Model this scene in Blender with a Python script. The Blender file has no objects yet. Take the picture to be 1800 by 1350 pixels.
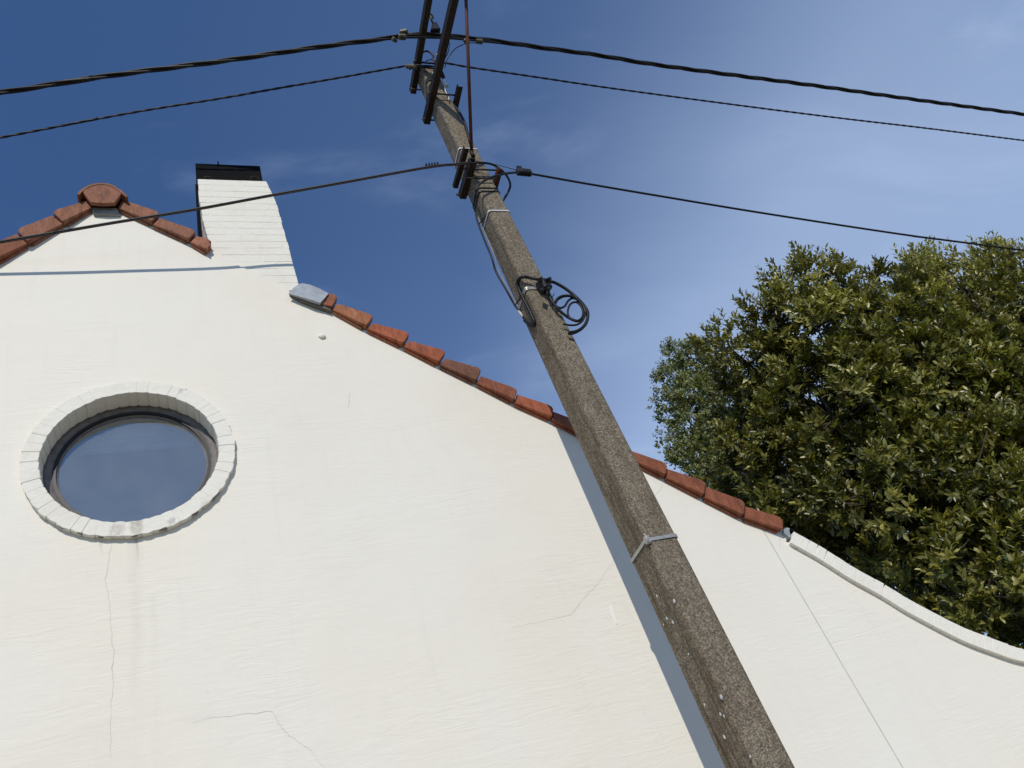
import bpy, bmesh, math, random
import numpy as np
from mathutils import Vector, Matrix, noise

random.seed(7)
rng = np.random.default_rng(11)
S = bpy.context.scene
COL = S.collection
R = math.radians

# ------------------------------------------------------------------ camera
# X along the gable wall (right), Y into the house, Z up. The wall face is Y = 0.
F_PX, CX, CY = 1370.0, 900.0, 675.0          # focal length / centre in photo pixels (1800 wide)
AX = np.array([0.9232, -0.0645, 0.3787]); AX /= np.linalg.norm(AX)
AU = np.array([-0.3015, -0.7327, 0.6101]); AU -= AX * (AX @ AU); AU /= np.linalg.norm(AU)
AD = np.cross(AU, AX)
AD = AD if AD[2] > 0 else -AD
EYE = np.array([0.0, -4.4, 1.6])
cam_d = bpy.data.cameras.new('camera')
cam_d.sensor_width = 36.0
cam_d.lens = 36.0 * F_PX / 1800.0
cam_d.clip_start = 0.05
cam_d.clip_end = 3000
cam = bpy.data.objects.new('camera', cam_d)
COL.objects.link(cam)
right = Vector((AX[0], AD[0], AU[0]))
up = -Vector((AX[1], AD[1], AU[1]))
back = -Vector((AX[2], AD[2], AU[2]))
m = Matrix((right, up, back)).transposed().to_4x4()
m.translation = Vector(EYE)
cam.matrix_world = m
S.camera = cam

# ------------------------------------------------------------------ sky and sun
SUN_AZ, SUN_EL = 18.0, 39.5                   # degrees left of the wall's normal, elevation
world = bpy.data.worlds.new('World')
S.world = world
world.use_nodes = True
wn, wl = world.node_tree.nodes, world.node_tree.links
wn.clear()
w_out = wn.new('ShaderNodeOutputWorld')
w_bg = wn.new('ShaderNodeBackground')
w_bg.inputs['Strength'].default_value = 0.122
sky = wn.new('ShaderNodeTexSky')
sky.sky_type = 'NISHITA'
sky.sun_disc = False
sky.sun_elevation = R(SUN_EL)
sky.sun_rotation = R(180 + SUN_AZ)
sky.altitude = 0
sky.air_density = 1.0
sky.dust_density = 0.0
sky.ozone_density = 10.0
# thin cirrus: noise on a flat cloud sheet high above
tc = wn.new('ShaderNodeTexCoord')
sep = wn.new('ShaderNodeSeparateXYZ')
wl.new(tc.outputs['Generated'], sep.inputs[0])
def wmath(op, a, b=None, c=None):
    n = wn.new('ShaderNodeMath'); n.operation = op
    for i, v in enumerate((a, b, c)):
        if v is None: continue
        if isinstance(v, (int, float)): n.inputs[i].default_value = v
        else: wl.new(v, n.inputs[i])
    return n.outputs[0]
zc = wmath('MAXIMUM', sep.outputs[2], 0.06)
px_ = wmath('DIVIDE', sep.outputs[0], zc)
py_ = wmath('DIVIDE', sep.outputs[1], zc)
comb = wn.new('ShaderNodeCombineXYZ')
wl.new(px_, comb.inputs[0]); wl.new(py_, comb.inputs[1])
mp = wn.new('ShaderNodeMapping'); mp.inputs['Rotation'].default_value = (0, 0, R(28))
mp.inputs['Location'].default_value = (0.35, 0.2, 0)
mp.inputs['Scale'].default_value = (0.55, 1.25, 1)
wl.new(comb.outputs[0], mp.inputs[0])
def wnoise(scale, detail, rough, dist, w):
    n = wn.new('ShaderNodeTexNoise'); n.noise_dimensions = '4D'
    n.inputs['Scale'].default_value = scale; n.inputs['Detail'].default_value = detail
    n.inputs['Roughness'].default_value = rough; n.inputs['Distortion'].default_value = dist
    n.inputs['W'].default_value = w
    wl.new(mp.outputs[0], n.inputs['Vector'])
    return n.outputs[0]
def wrange(v, a, b, lo=0.0, hi=1.0):
    n = wn.new('ShaderNodeMapRange'); n.interpolation_type = 'SMOOTHSTEP'
    n.inputs[1].default_value = a; n.inputs[2].default_value = b
    n.inputs[3].default_value = lo; n.inputs[4].default_value = hi
    wl.new(v, n.inputs[0])
    return n.outputs[0]
big = wrange(wnoise(0.55, 3, 0.5, 0.5, 3.1), 0.34, 0.58)
wisp = wrange(wnoise(2.4, 5, 0.58, 1.1, 1.7), 0.40, 0.78)
# a bank of thin cirrus whose soft front lies to the right of the house
front = wmath('ADD', px_, wmath('MULTIPLY', wmath('SUBTRACT', wnoise(0.9, 4, 0.5, 0.6, 5.2), 0.5), 0.55))
veil = wmath('ADD', wmath('MULTIPLY', wrange(front, 0.45, 1.12), 0.86), wmath('MULTIPLY', wrange(front, -0.15, 0.75), 0.14))
cl = wmath('MULTIPLY', veil, wmath('ADD', wmath('MULTIPLY', big, 0.15), wmath('ADD', wmath('MULTIPLY', wisp, 0.14), 0.50)))
streak = wmath('MULTIPLY', wrange(wnoise(1.9, 5, 0.6, 1.4, 8.3), 0.53, 0.78), 0.17)
cl = wmath('ADD', cl, streak)
mixc = wn.new('ShaderNodeMix'); mixc.data_type = 'RGBA'
wl.new(cl, mixc.inputs[0])
wl.new(sky.outputs[0], mixc.inputs[6])
mixc.inputs[7].default_value = (3.75, 4.80, 6.85, 1)
wl.new(mixc.outputs[2], w_bg.inputs[0])
wl.new(w_bg.outputs[0], w_out.inputs[0])

sun_d = bpy.data.lights.new('sun', 'SUN')
sun_d.energy = 3.05
sun_d.angle = R(0.53)
sun_d.color = (1.0, 0.94, 0.845)
sun = bpy.data.objects.new('sun', sun_d)
COL.objects.link(sun)
to_sun = Vector((-math.sin(R(SUN_AZ)) * math.cos(R(SUN_EL)), -math.cos(R(SUN_AZ)) * math.cos(R(SUN_EL)), math.sin(R(SUN_EL))))
sun.rotation_euler = to_sun.to_track_quat('Z', 'Y').to_euler()
sun.location = (-4, -12, 14)

S.render.engine = 'CYCLES'
S.cycles.max_bounces = 6
S.cycles.diffuse_bounces = 3
S.cycles.glossy_bounces = 3
S.cycles.transmission_bounces = 3
S.view_settings.view_transform = 'Standard'
S.view_settings.look = 'None'
S.view_settings.exposure = 0.0
S.view_settings.gamma = 1.0
S.view_settings.use_curve_mapping = False
S.render.resolution_x, S.render.resolution_y = 1024, 768

# ------------------------------------------------------------------ measuring helpers
def ray(p):
    r = np.array([p[0] - CX, p[1] - CY, F_PX])
    return np.array([r @ AX, r @ AD, r @ AU])
def aty(p, y):
    r = ray(p); return Vector(EYE + r * ((y - EYE[1]) / r[1]))
def atx(p, x):
    r = ray(p); return Vector(EYE + r * ((x - EYE[0]) / r[0]))
def atd(p, d):
    r = ray(p); return Vector(EYE + r * (d / np.linalg.norm(r)))
def wp(p, y=0.0):
    v = aty(p, y); return (v.x, v.z)
def project(P):
    d = np.asarray(P, float) - EYE
    c = d[..., 0:1] * AX + d[..., 1:2] * AD + d[..., 2:3] * AU
    return np.stack([CX + F_PX * c[..., 0] / c[..., 2], CY + F_PX * c[..., 1] / c[..., 2]], -1), c[..., 2]

# ------------------------------------------------------------------ materials
def new_mat(name):
    m = bpy.data.materials.new(name); m.use_nodes = True
    nt = m.node_tree
    b = nt.nodes.get('Principled BSDF')
    return m, nt, b
class N:
    def __init__(s, nt): s.nt = nt
    def node(s, t, **k):
        n = s.nt.nodes.new(t)
        for a, v in k.items(): setattr(n, a, v)
        return n
    def link(s, a, b): s.nt.links.new(a, b)
    def coord(s, scale=(1, 1, 1), loc=(0, 0, 0), rot=(0, 0, 0), kind='Object'):
        t = s.node('ShaderNodeTexCoord'); mp = s.node('ShaderNodeMapping')
        mp.inputs['Scale'].default_value = scale; mp.inputs['Location'].default_value = loc; mp.inputs['Rotation'].default_value = rot
        s.link(t.outputs[kind], mp.inputs[0]); return mp.outputs[0]
    def world(s, scale=(1, 1, 1), loc=(0, 0, 0), rot=(0, 0, 0)):
        t = s.node('ShaderNodeNewGeometry'); mp = s.node('ShaderNodeMapping')
        mp.inputs['Scale'].default_value = scale; mp.inputs['Location'].default_value = loc; mp.inputs['Rotation'].default_value = rot
        s.link(t.outputs['Position'], mp.inputs[0]); return mp.outputs[0]
    def noise(s, vec, scale, detail=4, rough=.55, dist=0.):
        n = s.node('ShaderNodeTexNoise'); n.inputs['Scale'].default_value = scale; n.inputs['Detail'].default_value = detail
        n.inputs['Roughness'].default_value = rough; n.inputs['Distortion'].default_value = dist
        s.link(vec, n.inputs['Vector']); return n.outputs[0]
    def vor(s, vec, scale, feature='F1', out=0):
        n = s.node('ShaderNodeTexVoronoi'); n.feature = feature; n.inputs['Scale'].default_value = scale
        s.link(vec, n.inputs['Vector']); return n.outputs[out]
    def ramp(s, v, stops):
        n = s.node('ShaderNodeValToRGB'); e = n.color_ramp.elements
        while len(e) < len(stops): e.new(0.5)
        for i, (p, c) in enumerate(stops):
            e[i].position = p; e[i].color = (c if len(c) == 4 else tuple(c) + (1,)) if not isinstance(c, float) else (c, c, c, 1)
        s.link(v, n.inputs[0]); return n.outputs[0]
    def rng(s, v, a, b, lo=0., hi=1.):
        n = s.node('ShaderNodeMapRange'); n.inputs[1].default_value = a; n.inputs[2].default_value = b
        n.inputs[3].default_value = lo; n.inputs[4].default_value = hi; s.link(v, n.inputs[0]); return n.outputs[0]
    def mix(s, f, a, b, mode='MIX'):
        n = s.node('ShaderNodeMix'); n.data_type = 'RGBA'; n.blend_type = mode
        for i, v in ((0, f), (6, a), (7, b)):
            if isinstance(v, float): n.inputs[i].default_value = v
            elif isinstance(v, tuple): n.inputs[i].default_value = v if len(v) == 4 else v + (1,)
            else: s.link(v, n.inputs[i])
        return n.outputs[2]
    def math(s, op, a, b=None):
        n = s.node('ShaderNodeMath', operation=op)
        for i, v in enumerate((a, b)):
            if v is None: continue
            if isinstance(v, (int, float)): n.inputs[i].default_value = v
            else: s.link(v, n.inputs[i])
        return n.outputs[0]
    def bump(s, h, dist, strength=1., normal=None):
        n = s.node('ShaderNodeBump'); n.inputs['Distance'].default_value = dist; n.inputs['Strength'].default_value = strength
        s.link(h, n.inputs['Height'])
        if normal: s.link(normal, n.inputs['Normal'])
        return n.outputs[0]
    def objrand(s):
        return s.node('ShaderNodeObjectInfo').outputs['Random']

def mat_plaster(name, stain=False, strength=1.0):
    m, nt, b = new_mat(name); n = N(nt)
    v = n.world()
    base = n.ramp(n.noise(v, .9, 4, .6, .3), [(.3, (.776, .735, .636)), (.5, (.796, .758, .660)), (.7, (.80, .768, .678))])
    warm = n.ramp(n.noise(n.world((1, 1, .8), (3, 0, 7)), .55, 3, .5, .2), [(.42, (1., 1., 1.)), (.7, (1., .975, .93))])
    col = n.mix(1., base, warm, 'MULTIPLY')
    # grime in faint patches
    g = n.rng(n.noise(n.world((2.2, 1, 5.)), 2.2, 5, .65, .4), .55, .8, 0., .22)
    col = n.mix(g, col, (.66, .635, .565))
    rain = n.rng(n.noise(n.world((7, 1, .55), (2, 0, 5)), 1.6, 4, .6, .3), .55, .78, 0., .16)
    col = n.mix(rain, col, (.62, .59, .52))
    if stain:
        # run-off marks under the round window, each with its own place on the wall
        geo = n.node('ShaderNodeNewGeometry'); sp = n.node('ShaderNodeSeparateXYZ'); n.link(geo.outputs['Position'], sp.inputs[0])
        wob = n.math('MULTIPLY', n.math('SUBTRACT', n.noise(n.world((0, 0, 2.5)), 1.5, 3), .5), .08)
        for x0, wd, z0, z1, amt, c in stain:
            dx = n.math('ABSOLUTE', n.math('SUBTRACT', n.math('ADD', sp.outputs[0], wob), x0))
            fx = n.rng(dx, 0.0, wd, 1., 0.)
            fz = n.math('MULTIPLY', n.rng(sp.outputs[2], z1, z0, 0., 1.), n.rng(sp.outputs[2], z0, z0 + .02, 1., 0.))
            br = n.rng(n.noise(n.world((20, 1, 2)), 2.0, 3), .3, .7, .3, 1.)
            fac = n.math('MULTIPLY', n.math('MULTIPLY', fx, fz), n.math('MULTIPLY', br, amt))
            col = n.mix(fac, col, c)
    n.link(col, b.inputs['Base Color'])
    b.inputs['Roughness'].default_value = .62
    b.inputs['Specular IOR Level'].default_value = .3
    # trowel marks: long low waves plus sharp ridges, slightly sloped
    tr = n.noise(n.world((1.1, 1, 9.), rot=(0, R(-3), 0)), 3.2, 5, .6, .6)
    tr2 = n.math('POWER', n.math('ABSOLUTE', n.math('SUBTRACT', n.noise(n.world((.9, 1, 6.5), (5, 1, 2), (0, R(-6), 0)), 2.6, 3, .5, 1.0), .5)), .6)
    mask = n.rng(n.noise(n.world((1, 1, 1.5), (8, 3, 2)), 1.3, 3), .42, .66)
    fine = n.noise(n.world((1, 1, 1.8)), 42, 2, .6)
    lump = n.noise(v, 4.2, 3, .5)
    pits = n.rng(n.noise(n.world((1, 1, 1.3)), 19, 2, .5), .66, .8)
    h = n.math('ADD', n.math('MULTIPLY', tr, .30), n.math('MULTIPLY', n.math('MULTIPLY', tr2, mask), .75))
    h = n.math('ADD', h, n.math('MULTIPLY', fine, .10))
    h = n.math('ADD', h, n.math('MULTIPLY', lump, .9))
    h = n.math('ADD', h, n.math('MULTIPLY', n.math('MULTIPLY', pits, mask), .14))
    n.link(n.bump(h, .0050 * strength, .8), b.inputs['Normal'])
    return m

def mat_paintbrick(name='painted_brick', stains=()):
    m, nt, b = new_mat(name); n = N(nt)
    v = n.world()
    col = n.ramp(n.noise(v, 3.5, 5, .65, .3), [(.3, (.75, .706, .602)), (.5, (.793, .755, .654)), (.7, (.80, .768, .674))])
    col = n.mix(n.rng(n.noise(n.world((3, 3, 1.2), (2, 7, 1)), 3., 5, .7), .58, .82, 0., .28), col, (.56, .54, .48))
    col = n.mix(n.rng(n.objrand(), 0., 1., 0., .05), col, (.62, .60, .54))
    if stains:
        geo = n.node('ShaderNodeNewGeometry'); sp = n.node('ShaderNodeSeparateXYZ'); n.link(geo.outputs['Position'], sp.inputs[0])
        w1 = n.math('MULTIPLY', n.math('SUBTRACT', n.noise(v, 18, 4), .5), .05)
        for x0, z0, rx, rz, amt, c_ in stains:
            ex = n.math('DIVIDE', n.math('ADD', n.math('SUBTRACT', sp.outputs[0], x0), w1), rx)
            ez = n.math('DIVIDE', n.math('SUBTRACT', sp.outputs[2], z0), rz)
            rr = n.math('ADD', n.math('MULTIPLY', ex, ex), n.math('MULTIPLY', ez, ez))
            fac = n.math('MULTIPLY', n.rng(rr, .2, 1., amt, 0.), n.rng(n.noise(v, 45, 4, .7), .3, .65, .2, 1.))
            col = n.mix(fac, col, c_)
    n.link(col, b.inputs['Base Color'])
    b.inputs['Roughness'].default_value = .65
    b.inputs['Specular IOR Level'].default_value = .3
    h = n.math('ADD', n.noise(v, 26, 5, .65), n.math('MULTIPLY', n.noise(v, 7, 3), .8))
    n.link(n.bump(h, .006, .8), b.inputs['Normal'])
    return m

def mat_tile():
    m, nt, b = new_mat('clay_tile'); n = N(nt)
    oi = n.node('ShaderNodeObjectInfo')
    v = n.world()
    g = n.noise(n.world((9, 3, 3)), 2.4, 5, .65, .6)
    col = n.ramp(g, [(.25, (.13, .048, .025)), (.48, (.245, .090, .044)), (.72, (.32, .130, .068))])
    col = n.mix(1., col, oi.outputs['Color'], 'MULTIPLY')
    dark = n.rng(n.noise(n.world((5, 2, 2), (4, 4, 1)), 4.6, 7, .75, .8), .50, .70, 0., .62)
    col = n.mix(dark, col, (.075, .045, .032))
    lich = n.rng(n.noise(v, 38, 4, .65), .655, .72, 0., .7)
    col = n.mix(lich, col, (.36, .27, .17))
    pale = n.rng(n.noise(n.world((1, 1, 1), (3, 2, 9)), 9, 4, .6), .55, .8, 0., .28)
    col = n.mix(pale, col, (.33, .17, .10))
    n.link(col, b.inputs['Base Color'])
    b.inputs['Roughness'].default_value = .72
    b.inputs['Specular IOR Level'].default_value = .25
    h = n.math('ADD', n.noise(v, 60, 5, .7), n.math('MULTIPLY', n.noise(v, 14, 3), .9))
    n.link(n.bump(h, .006, .9), b.inputs['Normal'])
    return m

def mat_concrete_pole():
    m, nt, b = new_mat('pole_concrete'); n = N(nt)
    v = n.world()
    agg = n.vor(v, 125, out=1)                        # stone colour per cell
    bw = n.node('ShaderNodeRGBToBW'); n.link(agg, bw.inputs[0])
    c = n.ramp(bw.outputs[0], [(.22, (.035, .029, .022)), (.42, (.130, .111, .085)), (.60, (.255, .222, .175)), (.85, (.50, .45, .37))])
    matrix = n.ramp(n.noise(n.world((1, 1, .5)), 30, 5, .7), [(.3, (.085, .071, .055)), (.7, (.27, .235, .188))])
    c = n.mix(.42, matrix, c)
    c = n.mix(1., c, (1.03, .985, .90), 'MULTIPLY')
    blot = n.rng(n.noise(n.world((3, 3, .8), (7, 2, 3)), 3.2, 5, .65, .6), .48, .68, 0., .35)
    c = n.mix(blot, c, (.070, .057, .042))
    geo = n.node('ShaderNodeNewGeometry'); sp = n.node('ShaderNodeSeparateXYZ'); n.link(geo.outputs['Normal'], sp.inputs[0])
    pos = n.node('ShaderNodeSeparateXYZ'); n.link(geo.outputs['Position'], pos.inputs[0])
    leftside = n.rng(sp.outputs[0], -.2, -.85, 0., 1.)
    # brown algae and rust streaks, mostly on the weather side
    streak = n.rng(n.noise(n.world((14, 14, .9), (1, 0, 4)), 1.4, 5, .62, .5), .40, .66)
    low = n.rng(pos.outputs[2], 6.8, 2.6, .15, 1.)
    c = n.mix(n.math('MULTIPLY', n.math('MULTIPLY', streak, low), n.rng(leftside, 0., 1., .22, .95)), c, (.080, .054, .031))
    rust = n.rng(n.noise(n.world((8, 8, 1.6), (9, 1, 2)), 1.8, 6, .7, .8), .60, .72)
    c = n.mix(n.math('MULTIPLY', n.math('MULTIPLY', rust, leftside), .9), c, (.115, .062, .026))
    pale = n.rng(n.noise(n.world((6, 6, 1.3), (5, 5, 1)), 1.7, 3, .5, .4), .66, .70)
    c = n.mix(n.math('MULTIPLY', n.math('MULTIPLY', pale, leftside), .55), c, (.24, .205, .165))
    moss = n.rng(n.noise(n.world((9, 9, 1.2), (2, 8, 6)), 2., 5, .7), .55, .72)
    topz = n.rng(pos.outputs[2], 8.3, 9.3, 0., 1.)
    c = n.mix(n.math('MULTIPLY', moss, topz), c, (.13, .13, .045))
    n.link(c, b.inputs['Base Color'])
    b.inputs['Roughness'].default_value = .9
    b.inputs['Specular IOR Level'].default_value = .15
    h = n.math('ADD', n.vor(v, 125), n.math('MULTIPLY', n.noise(v, 55, 4, .7), 1.0))
    n.link(n.bump(h, .0035, .8), b.inputs['Normal'])
    return m

def mat_simple(name, col, rough=.6, metal=0., spec=.5, var=.25, vscale=12., bump=.0, col2=None):
    m, nt, b = new_mat(name); n = N(nt)
    v = n.world()
    c2 = col2 or tuple(x * (1 - var) for x in col)
    c = n.mix(n.rng(n.noise(v, vscale, 5, .65), .35, .7), tuple(col), tuple(c2))
    n.link(c, b.inputs['Base Color'])
    b.inputs['Roughness'].default_value = rough
    b.inputs['Metallic'].default_value = metal
    b.inputs['Specular IOR Level'].default_value = spec
    if bump: n.link(n.bump(n.noise(v, vscale * 3, 4), bump, .7), b.inputs['Normal'])
    return m

def mat_leaf(name, transl=.22, rough=.38, spec=.5):
    m, nt, b = new_mat(name); n = N(nt)
    at = n.node('ShaderNodeAttribute'); at.attribute_name = 'tint'
    oi = n.node('ShaderNodeObjectInfo')
    c = n.mix(1., at.outputs['Color'], oi.outputs['Color'], 'MULTIPLY')
    n.link(c, b.inputs['Base Color'])
    b.inputs['Roughness'].default_value = rough
    b.inputs['Specular IOR Level'].default_value = spec
    t = n.node('ShaderNodeBsdfTranslucent')
    tcol = n.mix(1., c, (1.3, 1.5, .55), 'MULTIPLY')
    n.link(tcol, t.inputs['Color'])
    mx = n.node('ShaderNodeMixShader'); mx.inputs[0].default_value = transl
    n.link(b.outputs[0], mx.inputs[1]); n.link(t.outputs[0], mx.inputs[2])
    n.link(mx.outputs[0], nt.nodes['Material Output'].inputs['Surface'])
    return m

def mat_glass():
    m, nt, b = new_mat('window_glass'); n = N(nt)
    nt.nodes.remove(b)
    tr = n.node('ShaderNodeBsdfTransparent'); tr.inputs[0].default_value = (.82, .88, .9, 1)
    gl = n.node('ShaderNodeBsdfGlossy'); gl.inputs['Roughness'].default_value = .015; gl.inputs['Color'].default_value = (.95, 1, .93, 1)
    fr = n.node('ShaderNodeFresnel'); fr.inputs['IOR'].default_value = 1.75
    mx = n.node('ShaderNodeMixShader')
    n.link(n.rng(fr.outputs[0], 0., 1., .27, 1.), mx.inputs[0])
    n.link(tr.outputs[0], mx.inputs[1]); n.link(gl.outputs[0], mx.inputs[2])
    # thin film of dust, thicker in specks
    df = n.node('ShaderNodeBsdfDiffuse'); df.inputs[0].default_value = (.70, .70, .66, 1)
    v = n.world()
    dust = n.math('ADD', n.rng(n.noise(v, 5, 4, .6), .3, .8, .12, .17), n.rng(n.noise(v, 60, 2, .5), .76, .80, 0., .18))
    mx2 = n.node('ShaderNodeMixShader'); n.link(dust, mx2.inputs[0])
    n.link(mx.outputs[0], mx2.inputs[1]); n.link(df.outputs[0], mx2.inputs[2])
    n.link(mx2.outputs[0], nt.nodes['Material Output'].inputs['Surface'])
    return m

WIN = (-0.0875 * 4.4, 1.6 + 0.788 * 4.4)      # round window centre (x, z)
R_OUT, R_IN = 0.1421 * 4.4, 0.1185 * 4.4
st_x = wp((238, 960))[0]
MP = mat_plaster('white_render', stain=[
    (st_x, .05, WIN[1] - R_OUT - .0, WIN[1] - R_OUT - 1.5, .30, (.52, .47, .40)),
    (st_x + .012, .010, WIN[1] - R_OUT, WIN[1] - R_OUT - .22, .8, (.25, .22, .17)),
    (wp((180, 955))[0], .012, WIN[1] - R_OUT, WIN[1] - R_OUT - .10, .7, (.3, .27, .22)),
    (wp((268, 960))[0], .03, WIN[1] - R_OUT - .4, WIN[1] - R_OUT - 1.9, .22, (.56, .53, .48))])
MB_ = mat_paintbrick()
MRING = mat_paintbrick('painted_ring_brick', [(wp((241, 928))[0], wp((241, 928))[1], .045, .10, .75, (.34, .29, .20)), (wp((206, 938))[0], wp((206, 938))[1], .05, .06, .6, (.38, .34, .28)),
    (wp((303, 922))[0], wp((303, 922))[1], .03, .035, .6, (.30, .29, .26)), (wp((365, 893))[0], wp((365, 893))[1], .05, .04, .55, (.34, .33, .29)), (wp((318, 693))[0], wp((318, 693))[1], .02, .03, .5, (.35, .33, .3))])
MT = mat_tile()
MC = mat_concrete_pole()
M_IRON = mat_simple('tarred_iron', (.018, .015, .013), .65, .1, .3, .5, 20, .002, (.035, .021, .014))
M_RUST = mat_simple('rusty_iron', (.11, .035, .022), .75, .1, .3, .4, 14, .002, (.055, .024, .018))
M_BLACK = mat_simple('cable_black', (.009, .009, .0095), .5, 0, .3, .3, 8)
M_WIRE = mat_simple('wire_dark_blue', (.010, .013, .026), .5, 0, .3, .3, 8)
M_STEEL = mat_simple('band_steel', (.42, .41, .38), .5, .5, .5, .3, 25, .001)
M_ALU = mat_simple('clamp_alloy', (.13, .12, .085), .6, .3, .5, .5, 30, .002, (.10, .095, .06))
M_ZINC = mat_simple('zinc_sheet', (.37, .40, .43), .7, .08, .5, .35, 10, .006, (.26, .29, .32))
M_CAPBLK = mat_simple('black_steel', (.0035, .0035, .004), .85, 0, .1, .3, 8)
M_GREYR = mat_simple('grey_render', (.36, .35, .34), .85, 0, .2, .4, 14, .004)
M_MORTAR = mat_simple('mortar_grey', (.60, .59, .565), .85, 0, .2, .25, 14, .003)  # pale grey mortar tone with slight random variation
M_FRAME = mat_simple('weathered_frame', (.21, .19, .18), .6, 0, .3, .35, 18, .002, (.12, .105, .10))
M_GASKET = mat_simple('black_gasket', (.012, .012, .013), .5, 0, .4, .2, 10)
M_BLIND = mat_simple('pale_blind', (.62, .66, .68), .8, 0, .2, .12, 3)
M_ROOM = mat_simple('room_wall', (.34, .36, .38), .9, 0, .2, .15, 2)
M_CRACK = mat_simple('crack_dirt', (.65, .62, .55), .9, 0, .1, .25, 20)
M_JOINT = mat_simple('joint_filler', (.60, .575, .50), .8, 0, .2, .2, 16)
M_DARKGAP = mat_simple('dirty_mortar_and_shade', (.17, .155, .135), .9, 0, .1, .4, 16, .004)  # dirt in the ring joints, and the painted shadow strip under the flashing
M_BARK = mat_simple('bark', (.085, .068, .05), .9, 0, .2, .45, 9, .01)
M_GROUND = mat_simple('ground_soil', (.16, .15, .12), .95, 0, .1, .4, .8, .01, (.10, .12, .06))
M_PAVE = mat_simple('pavement_concrete', (.46, .42, .35), .9, 0, .2, .25, 3, .004)
M_ROAD = mat_simple('worn_concrete_road', (.30, .27, .225), .9, 0, .2, .25, 9, .004)
M_TAPE = mat_simple('white_plastic', (.62, .62, .60), .5, 0, .4, .15, 10)
MG = mat_glass()
ML = mat_leaf('laurel_leaf', .22, .38, .55)
MPO = mat_leaf('poplar_leaf', .25, .5, .35)

# ------------------------------------------------------------------ mesh helpers
def link(name, me, mat=None, parent=None):
    o = bpy.data.objects.new(name, me); COL.objects.link(o)
    if mat and not me.materials: me.materials.append(mat)
    if parent: o.parent = parent
    return o
def bm_obj(name, bm, mat=None, parent=None, smooth=False):
    bmesh.ops.recalc_face_normals(bm, faces=bm.faces)
    me = bpy.data.meshes.new(name); bm.to_mesh(me); bm.free()
    if smooth: me.polygons.foreach_set('use_smooth', [True] * len(me.polygons))
    return link(name, me, mat, parent)
def tag(o, label=None, cat=None, group=None, kind=None):
    if label: o['label'] = label
    if cat: o['category'] = cat
    if group: o['group'] = group
    if kind: o['kind'] = kind
    return o
def empty(name, label=None, cat=None, group=None, loc=(0, 0, 0)):
    o = bpy.data.objects.new(name, None); COL.objects.link(o); o.location = loc
    o.empty_display_size = .2
    return tag(o, label, cat, group)
def prism(pts, y0, y1, bev=0., bm=None, seg=1):
    """polygon in the XZ plane pushed from y0 to y1; y0 may be a list per vertex"""
    bm = bm or bmesh.new()
    y0s = y0 if isinstance(y0, (list, tuple)) else [y0] * len(pts)
    a = [bm.verts.new((p[0], y, p[1])) for p, y in zip(pts, y0s)]
    b = [bm.verts.new((p[0], y1, p[1])) for p in pts]
    k = len(pts)
    fs = [bm.faces.new(a), bm.faces.new(b[::-1])]
    for i in range(k):
        fs.append(bm.faces.new((a[i], b[i], b[(i + 1) % k], a[(i + 1) % k])))
    if bev:
        es = set(e for f in fs for e in f.edges)
        bmesh.ops.bevel(bm, geom=list(es), offset=bev, segments=seg, affect='EDGES', clamp_overlap=True)
    return bm
def box(lo, hi, bev=0., bm=None):
    return prism([(lo[0], lo[2]), (hi[0], lo[2]), (hi[0], hi[2]), (lo[0], hi[2])], lo[1], hi[1], bev, bm)
def catmull(pts, n=8):
    P = np.array([list(p) for p in pts], float)
    if len(P) < 3:
        return np.array([P[0] + (P[-1] - P[0]) * t for t in np.linspace(0, 1, n + 1)])
    Q = np.vstack([2 * P[0] - P[1], P, 2 * P[-1] - P[-2]])
    out = []
    for i in range(1, len(Q) - 2):
        for t in np.linspace(0, 1, n, endpoint=False):
            a, b, c, d = Q[i - 1:i + 3]
            out.append(.5 * (2 * b + (c - a) * t + (2 * a - 5 * b + 4 * c - d) * t * t + (3 * b - a - 3 * c + d) * t ** 3))
    out.append(P[-1])
    return np.array(out)
def frames(P):
    T = np.gradient(P, axis=0); T /= np.linalg.norm(T, axis=1)[:, None] + 1e-12
    ref = np.array([0, 0, 1.]) if abs(T[0][2]) < .9 else np.array([0, 1., 0])
    A = []; a = ref - T[0] * (ref @ T[0]); a /= np.linalg.norm(a)
    for t in T:
        a = a - t * (a @ t); a /= np.linalg.norm(a) + 1e-12; A.append(a)
    A = np.array(A); B = np.cross(T, A)
    return T, A, B
def tube_arrays(P, r, sides=8, caps=True):
    P = np.asarray(P, float); n = len(P)
    r = np.full(n, r) if np.isscalar(r) else np.asarray(r)
    T, A, B = frames(P)
    th = np.arange(sides) * 2 * math.pi / sides
    V = P[:, None] + r[:, None, None] * (np.cos(th)[None, :, None] * A[:, None] + np.sin(th)[None, :, None] * B[:, None])
    V = V.reshape(-1, 3); Fs = []
    for i in range(n - 1):
        for j in range(sides):
            k = (j + 1) % sides
            Fs.append((i * sides + j, i * sides + k, (i + 1) * sides + k, (i + 1) * sides + j))
    if caps:
        Fs.append(tuple(range(sides))[::-1]); Fs.append(tuple((n - 1) * sides + j for j in range(sides)))
    return V, Fs
def tube(name, pts, r, mat, parent=None, sides=8, smooth_n=8, raw=False):
    P = np.array([list(p) for p in pts], float) if raw else catmull(pts, smooth_n)
    V, Fs = tube_arrays(P, r, sides)
    me = bpy.data.meshes.new(name); me.from_pydata(V.tolist(), [], Fs)
    me.polygons.foreach_set('use_smooth', [len(f) == 4 for f in Fs]); me.update()
    return link(name, me, mat, parent)
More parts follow.
